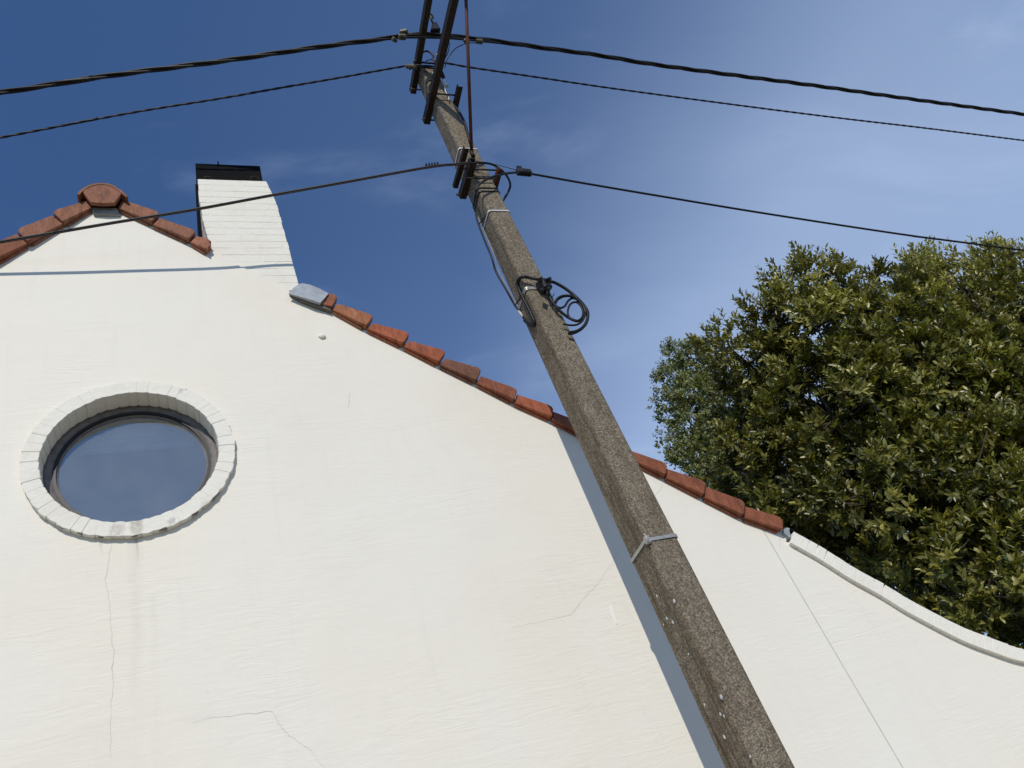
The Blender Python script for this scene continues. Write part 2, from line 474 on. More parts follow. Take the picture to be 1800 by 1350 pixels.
def strand(P, rad, phase, pitch, off):
    """offset a path helically"""
    d = np.r_[0, np.cumsum(np.linalg.norm(np.diff(P, axis=0), axis=1))]
    T, A, B = frames(P)
    th = phase + d * 2 * math.pi / pitch
    return P + off * (np.cos(th)[:, None] * A + np.sin(th)[:, None] * B)
def resample(P, step):
    P = np.asarray(P); d = np.r_[0, np.cumsum(np.linalg.norm(np.diff(P, axis=0), axis=1))]
    s = np.arange(0, d[-1], step)
    return np.stack([np.interp(s, d, P[:, i]) for i in range(3)], 1)
def jit(a): return random.uniform(-a, a)

# ------------------------------------------------------------------ setting
g = bmesh.new(); bmesh.ops.create_grid(g, x_segments=4, y_segments=4, size=900)
tag(bm_obj('ground', g, M_GROUND), kind='structure')
tag(bm_obj('pavement', box((-60, -1.9, -.02), (60, -.0, .12), .01), M_PAVE), kind='structure')
tag(bm_obj('road', box((-200, -9.5, -.04), (200, -1.905, .004)), M_ROAD), kind='structure')

# ------------------------------------------------------------------ house
house = empty('house', 'white rendered gable house with red clay verge tiles and brick chimney', 'house')

# gable outline along the top of the wall, measured on the wall plane
def raise_(pts, dz): return [(x, z + dz) for x, z in pts]
top_left = wp((158, 372)); tl2 = wp((0, 448))
sl = (tl2[1] - top_left[1]) / (tl2[0] - top_left[0])
eave_l = (-5.25, top_left[1] + sl * (-5.25 - top_left[0]))
crease = [wp(p) for p in [(369.5, 437), (388, 448), (405, 457.5), (422.5, 468.5), (453, 481), (484, 495.4), (505, 508)]]
slope_r = [wp(p) for p in [(516, 521), (584, 541), (645, 573), (709, 604), (772, 636.5), (838, 669), (904, 703), (970, 734), (1104, 802), (1237, 870), (1307, 905)]]
JX = wp((1450, 1117))[0]                                  # vertical joint to the garden wall
p_end = wp((1384, 934)); p_l = slope_r[-1]
tj = (JX - p_l[0]) / (p_end[0] - p_l[0])
joint_top = (JX - .004, p_l[1] + (p_end[1] - p_l[1]) * tj)
gable = [(-5.25, -.2), (-5.25, eave_l[1])] + [top_left, wp((164, 366)), wp((205, 367)), wp((213, 371)), wp((300, 408)), wp((365, 436))] \
        + crease + raise_(slope_r, .012) + [(joint_top[0], joint_top[1] + .012), (JX - .004, -.2)]
bm = bmesh.new()
ring_n = 96
outer_e, hole_e = [], []
vs = [bm.verts.new((x, 0, z)) for x, z in gable]
outer_e = [bm.edges.new((vs[i], vs[(i + 1) % len(vs)])) for i in range(len(vs))]
hv = [bm.verts.new((WIN[0] + R_IN * 1.02 * math.cos(t), 0, WIN[1] + R_IN * 1.02 * math.sin(t))) for t in np.linspace(0, 2 * math.pi, ring_n, endpoint=False)]
hole_e = [bm.edges.new((hv[i], hv[(i + 1) % ring_n])) for i in range(ring_n)]
bmesh.ops.triangle_fill(bm, edges=outer_e + hole_e, use_beauty=True)
res = bmesh.ops.extrude_face_region(bm, geom=list(bm.faces))
for v in res['geom']:
    if isinstance(v, bmesh.types.BMVert): v.co.y = .30
wall = bm_obj('gable_wall', bm, MP, house)

# hairline cracks and small marks in the render
def strip(name, pts, w, mat, parent, y=-.0012, taper=True):
    P = np.array([wp(p) for p in pts]); Q = []
    for i in range(len(P) - 1):
        for t in np.linspace(0, 1, 6, endpoint=False): Q.append(P[i] + (P[i + 1] - P[i]) * t + np.array([jit(.004), jit(.004)]) * (w < .006))
    Q.append(P[-1]); Q = np.array(Q)
    T = np.gradient(Q, axis=0); T /= np.linalg.norm(T, axis=1)[:, None]; Nn = np.stack([-T[:, 1], T[:, 0]], 1)
    bm = bmesh.new(); n = len(Q); A = []
    for i in range(n):
        ww = w * (.35 + .65 * math.sin(math.pi * (i + .6) / (n + .2))) * random.uniform(.6, 1.2) if taper else w
        A.append((bm.verts.new((*(Q[i] + Nn[i] * ww / 2),)[:1] + (y,) + (*(Q[i] + Nn[i] * ww / 2),)[1:]),
                  bm.verts.new((*(Q[i] - Nn[i] * ww / 2),)[:1] + (y,) + (*(Q[i] - Nn[i] * ww / 2),)[1:])))
    for i in range(n - 1): bm.faces.new((A[i][0], A[i + 1][0], A[i + 1][1], A[i][1]))
    return bm_obj(name, bm, mat, parent)
for pts, w in [([(196.7, 955), (192, 985), (185, 1017), (193, 1060), (195, 1107), (200, 1147), (197, 1180), (201, 1200), (195, 1237), (195, 1333)],   .0030),
               ([(337, 1270), (383, 1260), (440, 1255), (478, 1250), (490, 1272), (507, 1293), (520, 1300), (547, 1320), (570, 1350)], .0022),
               ([(1092, 961), (1075, 991), (1053, 1024), (1030, 1048), (1016, 1066), (1003, 1080), (960, 1090), (900, 1104)], .0022),
               ([(614.5, 690), (614, 700), (612.5, 716)], .005),
               ([(1165, 850), (1160, 862), (1150, 872)], .003), ([(1371, 938), (1370, 950), (1372, 966)], .003)]:
    strip('crack', pts, w, M_CRACK, wall)
# little plugged anchor and a scrape
bm = bmesh.new(); bmesh.ops.create_icosphere(bm, subdivisions=2, radius=.028)
for v in bm.verts:
    k = 1 + .25 * noise.noise(v.co * 40); v.co = Vector((v.co.x * k * 1.1, v.co.y * .7, v.co.z * k))
o = bm_obj('wall_plug', bm, MB_, wall, True); c = wp((566, 592)); o.location = (c[0], -.004, c[1])
bm = bmesh.new(); c = wp((1077, 1080))
prism([(c[0] - .008, c[1] - .07), (c[0] + .006, c[1] - .065), (c[0] + .012, c[1] + .02), (c[0] + .02, c[1] + .07), (c[0] + .006, c[1] + .055), (c[0] - .008, c[1] + .01)], -.003, .002, 0, bm)
bm_obj('paint_drip', bm, mat_simple('fresh_white_paint', (.86, .84, .78), .5, 0, .4, .05, 10), wall)

# other walls and the roof planes of the house
bm_obj('side_wall', box((JX - .02, .302, -.2), (JX + .2, 6.4, 3.55)), MP, house)
bm_obj('side_wall', box((-5.2, .302, -.2), (-4.95, 6.4, 3.3)), MP, house)
roof = empty('roof'); roof.parent = house
ridge = wp((184, 366))
def roof_plane(xe, ze, xr, zr):
    bm = bmesh.new(); ny, ns = 64, 30
    L = math.hypot(xe - xr, ze - zr); nx, nz = -(ze - zr) / L, (xe - xr) / L
    if nz < 0: nx, nz = -nx, -nz
    grid = []
    for j in range(ns * 2):
        s = (j // 2 + (j % 2)) / ns
        row = []
        for i in range(ny + 1):
            y = .12 + 6.4 * i / ny
            h = .05 + .02 * math.sin(i * 2 * math.pi / 4) + (.028 if j % 2 else 0.)
            row.append(bm.verts.new((xr + (xe - xr) * s + nx * h, y, zr + (ze - zr) * s + nz * h)))
        grid.append(row)
    for j in range(len(grid) - 1):
        for i in range(ny): bm.faces.new((grid[j][i], grid[j][i + 1], grid[j + 1][i + 1], grid[j + 1][i]))
    return bm_obj('roof_covering', bm, MT, roof)
roof_plane(p_end[0] + .05, p_end[1] - .02, ridge[0], ridge[1] + .02)
roof_plane(eave_l[0] - .2, eave_l[1] - .2 * sl, ridge[0], ridge[1] + .02)

# verge tiles, one by one: (top end, bottom end) of every tile's lower edge as seen on the wall
PT = .055
def verge(TL, BL, TR, BR, tint, name='roof_tile', seq=0, ragged=False):
    """face polygon in XZ; the downhill end (TR, BR) rides over the next tile"""
    TL, BL, TR, BR = [Vector((a[0], a[1])) for a in (TL, BL, TR, BR)]
    u = (TR - TL).normalized(); w = (BR - TR); hgt = w.length; w.normalize()
    pts = [TL, TR - u * .045, TR - u * .018 + w * .006, TR + w * .026, BR - w * .008, BR - u * .012]
    if ragged:
        pts = [TL, TR - u * .03, TR + w * .02 + u * .012, TR + w * .04 - u * .016, TR + w * .07 + u * .02, BR - w * .03 - u * .012, BR + u * .004]
    pts += [BL]
    n = len(pts)
    ys = [-PT + .014] + [-PT - .010 + jit(.002)] * (n - 2) + [-PT + .014]
    bm = prism([(p.x, p.y) for p in pts], ys, -PT + .045, .005)
    # the part that lies on the roof
    nrm = -w
    q = [TL + w * .004, TR - u * .02 + w * .004, TR - u * .02 + w * .024, TL + w * .024]
    prism([(p.x, p.y) for p in q], -PT + .03, .20, .003, bm)
    # lower lip under the flange
    q = [BL - w * .022 + u * .01, BR - w * .022 - u * .03, BR + w * .016 - u * .03, BL + w * .013 + u * .01]
    prism([(p.x, p.y) for p in q], -PT + .032, -.002, .003, bm)
    o = bm_obj(name, bm, MT, roof)
    o.color = tint
    return o
def wpt(p): return wp(p, -PT)
TINTS = {'o': (1.28, 1.28, 1.15, 1), 'r': (1.3, .95, .8, 1), 'm': (1.0, .92, .9, 1), 'b': (.72, .80, .9, 1), 'd': (.95, .82, .8, 1), 'p': (1.02, 1.12, 1.25, 1)}
TR_ = [(594.4, 521), (657.8, 555.6), (721, 586.7), (784.4, 617.8), (846.7, 648.9), (910, 685.5), (973, 715.5), (1040, 750), (1106, 783), (1172.5, 816), (1240, 847.5), (1309, 882), (1375, 910.5)]
BR_ = [(584, 540), (644.4, 573.3), (708.9, 604.4), (772.2, 636.7), (837.8, 668.9), (904, 703.5), (970, 733.5), (1037, 768), (1104, 802), (1170.4, 835.5), (1237.6, 870), (1307.5, 906), (1376.5, 931.5)]
verge(wpt((572, 512.5)), wpt((558, 531)), wpt(TR_[0]), wpt(BR_[0]), TINTS['m'])
tn = 'orrbdrdmdddd'
for i in range(1, len(TR_)):
    a, b = TR_[i - 1], BR_[i - 1]
    d = 9.5 if i < 6 else 5.0
    verge(wpt((a[0] - .3, a[1] + d)), wpt((b[0] + 1, b[1] + 2)), wpt(TR_[i]), wpt(BR_[i]), TINTS[tn[i - 1]])
# between ridge and chimney
verge(wpt((214.7, 347.8)), wpt((207, 363)), wpt((281.6, 374)), wpt((267, 390)), TINTS['p'])
verge(wpt((281, 380)), wpt((268, 392)), wpt((346, 407)), wpt((333, 421)), TINTS['p'])
verge(wpt((345, 412)), wpt((334, 423)), wpt((370, 422)), wpt((365.6, 440)), (1.3, 1.35, 1.5, 1), ragged=True)
# left slope
lt = [((152, 349), (162, 362)), ((91, 372.7), (110.5, 391)), ((28.6, 405), (48, 425.6))]
LT = [(Vector(wpt(a)), Vector(wpt(b))) for a, b in lt]
step = ((LT[2][0] - LT[1][0]) + (LT[2][1] - LT[1][1])) / 2
while LT[-1][1].x > -5.3:
    LT.append((LT[-1][0] + step, LT[-1][1] + step))
for i in range(1, len(LT)):
    a, b = LT[i - 1]
    dn = Vector((0, -.02)) if i > 1 else Vector((0, 0))
    verge(a + dn, b, LT[i][0], LT[i][1], TINTS['pppmdp'[i % 6]])
# ridge end tile
f8 = lambda x, y: wp((90 + x / 5.806, 300 + y / 5.806), -.10)
rp = [f8(*p) for p in [(262, 240), (272, 218), (320, 180), (400, 140), (460, 128), (520, 126), (580, 132), (640, 152), (720, 205), (775, 255), (782, 270), (768, 272), (748, 246), (715, 236), (652, 328), (520, 330), (400, 322), (330, 232), (300, 224), (285, 240), (300, 262), (280, 262)]]
bm = bmesh.new()
plate = [rp[i] for i in (2, 3, 4, 5, 6, 7, 8, 13, 14, 15, 16, 17)]
prism(plate, -.10, -.065, .005, bm)
arc = [Vector(f8(*p)) for p in [(262, 246), (275, 220), (320, 181), (400, 140), (460, 128), (520, 126), (580, 132), (640, 152), (720, 205), (775, 252), (783, 268)]]
cen = Vector(f8(520, 300)); inn = [p + (cen - p).normalized() * .022 for p in arc]
prism([tuple(p) for p in arc + inn[::-1]], -.104, .36, .003, bm)
bm_obj('ridge_tile', bm, MT, roof).color = TINTS['p']
for k in range(5):
    bm = bmesh.new(); prism([tuple(p) for p in arc + inn[::-1]], .37 + k * .4, .37 + k * .4 + .395, .003, bm)
    bm_obj('ridge_tile', bm, MT, roof).color = TINTS['p']
# grey plate standing in for the shadow cast below the ridge tile
bm_obj('ridge_shadow_plate', prism([f8(395, 300), f8(655, 306), f8(690, 372), f8(420, 366)], -.028, .02, .004), M_GREYR, roof)

# zinc flashing on the lower side of the chimney
zc_ = [wp(p, -.07) for p in [(507, 513), (514, 507), (517, 503), (524, 497.5), (531, 495.5), (546, 500), (562, 507), (578, 515), (571, 524), (563, 532.5), (548, 528), (534, 522.5), (520, 517.5)]]
bm = prism(zc_, [-.050, -.066, -.060, -.052, -.060, -.068, -.070, -.068, -.074, -.070, -.076, -.066, -.060], -.044, .002)
prism([wp(p, -.05) for p in [(524, 497.5), (546, 500), (578, 515), (576, 518), (546, 504), (525, 501)]], -.046, .22, .002, bm)
bm_obj('zinc_flashing', bm, M_ZINC, roof)
bm_obj('flashing_shadow_strip', prism([wp(p, -.04) for p in [(509, 514), (536, 522), (563, 533), (580, 541), (583, 546), (556, 537), (530, 527)]], -.04, .005), M_DARKGAP, roof)  # dark strip that paints the shadow below the flashing
# torn lead tag at the low end of the verge
bm_obj('lead_tag', prism([wp(p, -.03) for p in [(1377.5, 936), (1379, 929), (1384, 927), (1388.5, 928.5), (1387, 933), (1390, 941), (1389, 945)]], -.03, .01, .002), M_ZINC, roof)

# chimney
chimney = empty('chimney'); chimney.parent = house
ledge = [wp(p, .01) for p in [(347.5, 316), (349, 345), (352.5, 367), (357.5, 392), (363, 412), (369, 432), (376, 452), (386, 480), (400, 520)]]
redge = [wp(p, .01) for p in [(467, 317), (472, 327), (478, 338), (484.5, 352), (490, 370), (498, 400), (509.5, 440), (522.5, 490), (530, 520)]]
lz = np.array([p[1] for p in ledge])[::-1]; lx = np.array([p[0] for p in ledge])[::-1]
rz = np.array([p[1] for p in redge])[::-1]; rx = np.array([p[0] for p in redge])[::-1]
xl = lambda z: float(np.interp(z, lz, lx)); xr = lambda z: float(np.interp(z, rz, rx))
ztop = (ledge[0][1] + redge[0][1]) / 2
pitch = .0925
nc = 17
for k in range(nc):
    z1 = ztop - k * pitch; z0 = z1 - pitch
    zm = (z0 + z1) / 2
    a, b = xl(zm) + jit(.003), xr(zm) + jit(.003)
    off = .11 if k % 2 else .0
    cuts = [a] + [x for x in np.arange(a - .05 + off, b, .215) if a + .05 < x < b - .05] + [b]
    for c0, c1 in zip(cuts[:-1], cuts[1:]):
        dy = jit(.0008)
        el0, el1 = (xl(z0) - xl(zm), xl(z1) - xl(zm)) if c0 == a else (0, 0)
        er0, er1 = (xr(z0) - xr(zm), xr(z1) - xr(zm)) if c1 == b else (0, 0)
        bm = prism([(c0 + .0008 + el0, z0 + .0012 + jit(.001)), (c1 - .0008 + er0, z0 + .0012 + jit(.001)), (c1 - .0008 + er1, z1 - .0008), (c0 + .0008 + el1, z1 - .0008)], .010 + dy, .10, .0026)
        bm_obj('brick', bm, MB_, chimney)
bm = bmesh.new()
zb = ztop - nc * pitch
for k in range(nc):
    z1 = ztop - k * pitch - .004; z0 = z1 - pitch
    prism([(xl(z0) + .012, z0), (xr(z0) - .014, z0), (xr(z1) - .014, z1), (xl(z1) + .012, z1)], .0115, .095, 0, bm)
bm_obj('mortar', bm, MB_, chimney)
cl_x, cr_x = wp((346, 345), .12)[0], wp((458, 300), .12)[0]
bm_obj('chimney_core', box((cl_x + .012, .101, zb), (cr_x + .02, .72, ztop - .03)), M_GREYR, chimney)
bm_obj('side_sheet', box((cl_x - .006, .08, wp((346, 420), .12)[1] - .3), (cl_x + .010, .70, ztop + .02), .002), M_CAPBLK, chimney)
ct = wp((345, 287), .06)[1]
bm = box((wp((344.5, 300), .06)[0], .06, ztop + .004), (wp((458.5, 300), .06)[0], .70, ct), .004)
cap = bm_obj('chimney_cowl', bm, M_CAPBLK, chimney)
for px, r in ((365, .022), (448, .026)):
    p = wp((px, 313), .03)
    tube('cowl_bracket', [(p[0] - r * 1.6, .05, p[1] - .01), (p[0] - r, .035, p[1] + r), (p[0] + r, .035, p[1] + r), (p[0] + r * 1.6, .05, p[1] - .01)], .006, M_IRON, chimney, 6, 4)
p = wp((383.5, 287), .06)
tube('cowl_pin', [(p[0], .063, p[1] - .05), (p[0], .063, p[1] + .03)], .007, M_CAPBLK, chimney, 6, 2)

# ------------------------------------------------------------------ round window
window = empty('window'); window.parent = house
nb = 50
edges_t = np.linspace(0, 2 * math.pi, nb, endpoint=False) + rng.uniform(-.018, .018, nb)
for i in range(nb):
    t0 = edges_t[i] + .0003; t1 = edges_t[(i + 1) % nb] - .0003 + (2 * math.pi if i == nb - 1 else 0)
    ro = R_OUT + jit(.004); ri = R_IN + jit(.003); yy = -.036 + jit(.0016)
    pts = []
    for s in (0, .5, 1): t = t0 + (t1 - t0) * s; pts.append((WIN[0] + ro * math.cos(t), WIN[1] + ro * math.sin(t)))
    for s in (1, .5, 0): t = t0 + (t1 - t0) * s; pts.append((WIN[0] + ri * math.cos(t), WIN[1] + ri * math.sin(t)))
    bm_obj('ring_brick', prism(pts, yy, .105, .0045, seg=2), MRING, window)
def annulus(r0, r1, y0, y1, n=96, c=WIN, bm=None):
    bm = bm or bmesh.new(); V = []
    for i in range(n):
        t = 2 * math.pi * i / n; cs, sn = math.cos(t), math.sin(t)
        V.append([bm.verts.new((c[0] + r * cs, y, c[1] + r * sn)) for r, y in ((r0, y0), (r1, y0), (r1, y1), (r0, y1))])
    for i in range(n):
        a, b = V[i], V[(i + 1) % n]
        for j in range(4):
            k = (j + 1) % 4; bm.faces.new((a[j], b[j], b[k], a[k]))
    return bm
bm_obj('ring_mortar', annulus(R_IN + .004, R_OUT - .006, -.0347, .1), MRING, window)
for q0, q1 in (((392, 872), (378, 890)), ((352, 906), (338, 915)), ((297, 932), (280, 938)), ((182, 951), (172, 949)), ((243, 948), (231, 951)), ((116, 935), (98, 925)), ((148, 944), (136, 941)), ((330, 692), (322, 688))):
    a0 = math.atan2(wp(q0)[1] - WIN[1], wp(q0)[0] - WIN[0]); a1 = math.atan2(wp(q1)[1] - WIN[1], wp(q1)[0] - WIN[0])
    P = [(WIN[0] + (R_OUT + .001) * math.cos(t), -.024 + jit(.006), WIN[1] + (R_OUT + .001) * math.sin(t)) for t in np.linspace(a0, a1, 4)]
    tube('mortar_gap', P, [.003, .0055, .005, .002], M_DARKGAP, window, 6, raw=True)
bm_obj('frame', annulus(.462, R_IN + .03, .106, .16), M_FRAME, window, True)
bm_obj('inner_frame', annulus(.440, .462, .118, .155), M_FRAME, window, True)
bm_obj('gasket', annulus(.449, .468, .1035, .117), M_GASKET, window)
bm = bmesh.new(); bmesh.ops.create_circle(bm, cap_ends=True, segments=96, radius=.452)
for v in bm.verts: v.co = Vector((WIN[0] + v.co.x, .128, WIN[1] + v.co.y))
bm_obj('glass', bm, MG, window)
# room behind the glass, seen only through it
bm = bmesh.new()
prism([(WIN[0] - 1.6, WIN[1] - 2.0), (WIN[0] + 1.6, WIN[1] - 2.0), (WIN[0] + 1.6, WIN[1] + 1.0), (WIN[0] - 1.6, WIN[1] + 1.0)], .31, 3.2, 0, bm)
bm.faces.ensure_lookup_table()
fr = [f for f in bm.faces if all(abs(v.co.y - .31) < 1e-4 for v in f.verts)]
bmesh.ops.delete(bm, geom=fr, context='FACES_ONLY')
bm_obj('room', bm, M_ROOM, house)
zbl = wp((230, 794), .24)[1]
bm = bmesh.new(); nfold = 26; rows = []
for i in range(nfold + 1):
    z = zbl + (WIN[1] + .55 - zbl) * i / nfold
    y = .235 + (.012 if i % 2 else -.0) + .004 * math.sin(i * 1.7)
    rows.append([bm.verts.new((WIN[0] + x, y + .004 * math.sin(x * 9), z)) for x in np.linspace(-.62, .62, 9)])
for i in range(nfold):
    for j in range(8): bm.faces.new((rows[i][j], rows[i][j + 1], rows[i + 1][j + 1], rows[i + 1][j]))
tag(bm_obj('window_blind', bm, M_BLIND), 'pale pleated blind half lowered behind the round window', 'blind')

# ------------------------------------------------------------------ garden wall with brick coping
gwall = empty('garden_wall', 'white rendered garden wall with swept brick coping right of the house', 'wall')
ctop = [(1398.6, 935.6), (1439, 956), (1494, 991), (1550, 1024), (1578, 1040), (1633, 1072), (1675, 1092.5), (1730.5, 1116), (1800, 1141)]
cbot = [(1390, 953.6), (1439, 981), (1494, 1016), (1550, 1047), (1580, 1066), (1619, 1088), (1689, 1124), (1744, 1145.5), (1800, 1163)]
PC = -.035
T_ = [Vector(wp(p, PC)) for p in ctop]; B_ = [Vector(wp(p, PC)) for p in cbot]
def extend(Q, slopes):
    q = Q[-1].copy(); out = []
    for dx, s in slopes: q = q + Vector((dx, s * dx)); out.append(q.copy())
    return Q + out
ext = [(.35, -.30), (.5, -.2), (.6, -.1), (1., -.03), (2, 0), (4, 0), (8, 0)]
T_ = extend(T_, ext); B_ = extend(B_, ext)
Tc = catmull([(p.x, 0, p.y) for p in T_], 12); Bc = catmull([(p.x, 0, p.y) for p in B_], 12)
bx_, bz_ = Bc[:, 0], Bc[:, 2]
zbot = lambda x: float(np.interp(x, bx_, bz_))
start = [(JX + .006, joint_top[1] + .006), (p_end[0], p_end[1] + .004), (B_[0].x - .005, B_[0].y + .03)]
toppts = [(float(x), float(z) + .03) for x, z in zip(bx_[1:], bz_[1:])]
poly = [(JX + .006, -.2)] + start + toppts + [(toppts[-1][0], -.2)]
bm_obj('wall_panel', prism(poly, .0, .24), MP, gwall)
bm_obj('expansion_joint', box((JX - .0085, .0025, -.1), (JX + .0085, .02, joint_top[1])), M_JOINT, gwall)
coping = empty('coping'); coping.parent = gwall
# brick on edge, every brick set square to the curve
d = np.r_[0, np.cumsum(np.linalg.norm(np.diff(Bc, axis=0), axis=1))]
s = 0.0; k = 0
while s < d[-1] - .1 and k < 130:
    wdt = .066 + jit(.003)
    P0 = np.array([np.interp(s, d, Bc[:, i]) for i in range(3)]); P1 = np.array([np.interp(s + wdt, d, Bc[:, i]) for i in range(3)])
    u = (P1 - P0) / np.linalg.norm(P1 - P0); nrm = np.array([-u[2], 0, u[0]])
    # height of coping from the two measured edges
    m_ = (P0 + P1) / 2; hh = np.min(np.linalg.norm(Tc - m_, axis=1)); hh = .105 if m_[0] > T_[len(ctop) - 1].x else max(.07, min(hh, .12))
    a = P0 + u * .0006; b = P1 - u * .0006
    dh = jit(.0014)
    q = [a, b, b + nrm * (hh + dh + jit(.001)), a + nrm * (hh + dh)]
    bm_obj('coping_brick', prism([(p[0], p[2]) for p in q], PC + jit(.0008), .275, .0018), MB_, coping)
    s += wdt; k += 1
bm = bmesh.new()
sel = [i for i in range(0, len(Bc), 2)]
for i, j in zip(sel[:-1], sel[1:]):
    u = Bc[j] - Bc[i]; u /= np.linalg.norm(u); nr = np.array([-u[2], 0, u[0]])
    if i == 0: first = True
    q = [Bc[i] + nr * .004, Bc[j] + nr * .004, Bc[j] + nr * .090, Bc[i] + nr * .090]
    prism([(p[0], p[2]) for p in q], PC + .0022, .27, 0, bm)
bm_obj('coping_mortar', bm, MB_, coping)

# ------------------------------------------------------------------ utility pole
pole = empty('utility_pole', 'weathered concrete utility pole with iron crossarms in front of the gable', 'utility pole', loc=(0, 0, 0))
PZ0, PZ1 = -.3, 9.40
def pole_sec(z):
    t = (z - 2.2) / (9.4 - 2.2)
    x0 = 2.456 + (2.444 - 2.456) * t; x1 = 2.688 + (2.618 - 2.688) * t
    yf = -.70; yb = -.43 + (-.505 + .43) * t
    return x0, x1, yf, yb
def pole_loop(z, grow=0., ch=.021):
    x0, x1, yf, yb = pole_sec(z); x0 -= grow; x1 += grow; yf -= grow; yb += grow
    L = []
    for cx_, cy_, sx, sy in ((x0, yf, 1, 1), (x1, yf, -1, 1), (x1, yb, -1, -1), (x0, yb, 1, -1)):
        order = ((0, ch), (ch * .35, ch * .35), (ch, 0)) if sx * sy > 0 else ((ch, 0), (ch * .35, ch * .35), (0, ch))
        for ax, ay in order: L.append((cx_ + sx * ax, cy_ + sy * ay, z))
    return L
bm = bmesh.new(); rows = []
zs = np.linspace(PZ0, PZ1, 60)
for z in zs:
    row = []
    for q in pole_loop(z, 0):
        v = Vector(q); n_ = noise.noise(Vector((q[0] * 9, q[1] * 9, q[2] * 4))) * .0025
        row.append(bm.verts.new((v.x + n_, v.y + n_, v.z)))
    rows.append(row)
for a, b in zip(rows[:-1], rows[1:]):
    for i in range(len(a)): bm.faces.new((a[i], a[(i + 1) % len(a)], b[(i + 1) % len(a)], b[i]))
bm.faces.new(rows[-1]); bm.faces.new(rows[0][::-1])
bm_obj('shaft', bm, MC, pole)
def band(name, z, h, mat, grow=.002, th=.004, dz=0.):
    bm = bmesh.new(); A = []
    for g_, zz in ((grow, z - h / 2), (grow + th, z - h / 2), (grow + th, z + h / 2), (grow, z + h / 2)):
        A.append([bm.verts.new((q[0], q[1], q[2] + dz * (q[0] - 2.45))) for q in pole_loop(zz, g_)])
    k = len(A[0])
    for j in range(4):
        a, b = A[j], A[(j + 1) % 4]
        for i in range(k): bm.faces.new((a[i], a[(i + 1) % k], b[(i + 1) % k], b[i]))
    return bm_obj(name, bm, mat, pole)
zst = aty((1140, 949), -.70).z
st = band('steel_band', zst, .022, M_STEEL, .003, .004)
bz = Vector((pole_sec(zst)[0] + .004, -.70, zst))
o = bm_obj('buckle', box((bz.x - .012, bz.y - .016, zst - .026), (bz.x + .020, bz.y + .012, zst + .026), .004), M_STEEL, st)
tube('buckle_ear', [(bz.x - .006, bz.y - .018, zst - .036), (bz.x - .006, bz.y - .018, zst + .036)], .007, M_STEEL, st, 8, 2)
for p, h in (((885, 371), .016), ((828, 262), .016), ((936, 507), .03)):
    band('steel_band', aty(p, -.70).z, h, M_TAPE if h < .02 else M_STEEL, .003, .004)
for p in ((858, 331), (866, 337)):
    band('steel_band', aty(p, -.7).z, .014, M_BLACK, .003, .004)

for q, r in [((1267, 1225), .010), ((1238, 1239), .007), ((1266, 1255.5), .007), ((1272.6, 1259), .006), ((1273, 1296), .009), ((1154.5, 1047.5), .008), ((1184.6, 1057), .010), ((1171.6, 1087), .008), ((1182.5, 1094), .008), ((1166, 1098), .005), ((1210, 1150), .005), ((1318, 1330), .005)]:
    x_ = pole_sec(2.8)[0] - .0022; p = atx(q, x_); bm = bmesh.new()
    ring = [bm.verts.new((0, r * random.uniform(.7, 1.1) * math.cos(t), r * random.uniform(1.0, 1.5) * math.sin(t))) for t in np.linspace(0, 2 * math.pi, 9, endpoint=False)]
    f_ = bm.faces.new(ring); ex = bmesh.ops.extrude_face_region(bm, geom=[f_])
    for v in ex['geom']:
        if isinstance(v, bmesh.types.BMVert): v.co.x += .005
    bm_obj('lichen_spot', bm, M_TAPE, pole).location = p
# iron crossarms run square to the wall, bolted to the pole's left side
def channel(name, a, b, w, h, t, mat, parent, open_=1):
    """C section from a to b (roughly along Y); w = flange (X), h = web (Z)"""
    a, b = Vector(a), Vector(b); u = (b - a).normalized(); x = Vector((1, 0, 0)); x = (x - u * u.dot(x)).normalized(); z = x.cross(u); z = z if z.z > 0 else -z
    prof = [(0, 0), (w, 0), (w, t), (t, t), (t, h - t), (w, h - t), (w, h), (0, h)]
    if open_ < 0: prof = [(w - p, q) for p, q in prof]
    bm = bmesh.new(); A = [bm.verts.new(a + x * p + z * q) for p, q in prof]; B = [bm.verts.new(b + x * p + z * q) for p, q in prof]
    for i in range(8): bm.faces.new((A[i], A[(i + 1) % 8], B[(i + 1) % 8], B[i]))
    for L in (A, B):
        for f in ((0, 1, 2, 3), (0, 3, 4, 7), (4, 5, 6, 7)): bm.faces.new([L[i] for i in f])
    return bm_obj(name, bm, mat, parent)
def angle(name, a, b, w, h, t, mat, parent):
    a, b = Vector(a), Vector(b); u = (b - a).normalized(); x = Vector((1, 0, 0)); x = (x - u * u.dot(x)).normalized(); z = x.cross(u); z = z if z.z > 0 else -z
    prof = [(0, 0), (w, 0), (w, t), (t, t), (t, h), (0, h)]
    bm = bmesh.new(); A = [bm.verts.new(a + x * p + z * q) for p, q in prof]; B = [bm.verts.new(b + x * p + z * q) for p, q in prof]
    for i in range(6): bm.faces.new((A[i], A[(i + 1) % 6], B[(i + 1) % 6], B[i]))
    for L in (A, B):
        for f in ((0, 1, 2, 3), (0, 3, 4, 5)): bm.faces.new([L[i] for i in f])
    return bm_obj(name, bm, mat, parent)
arm1 = channel('crossarm', (2.386, -.40, 9.375), (2.405, -2.05, 9.375), .058, .085, .009, M_IRON, pole, 1)
arm2 = channel('crossarm', (2.378, -.41, 8.735), (2.46, -2.15, 8.735), .064, .085, .009, M_IRON, pole, 1)
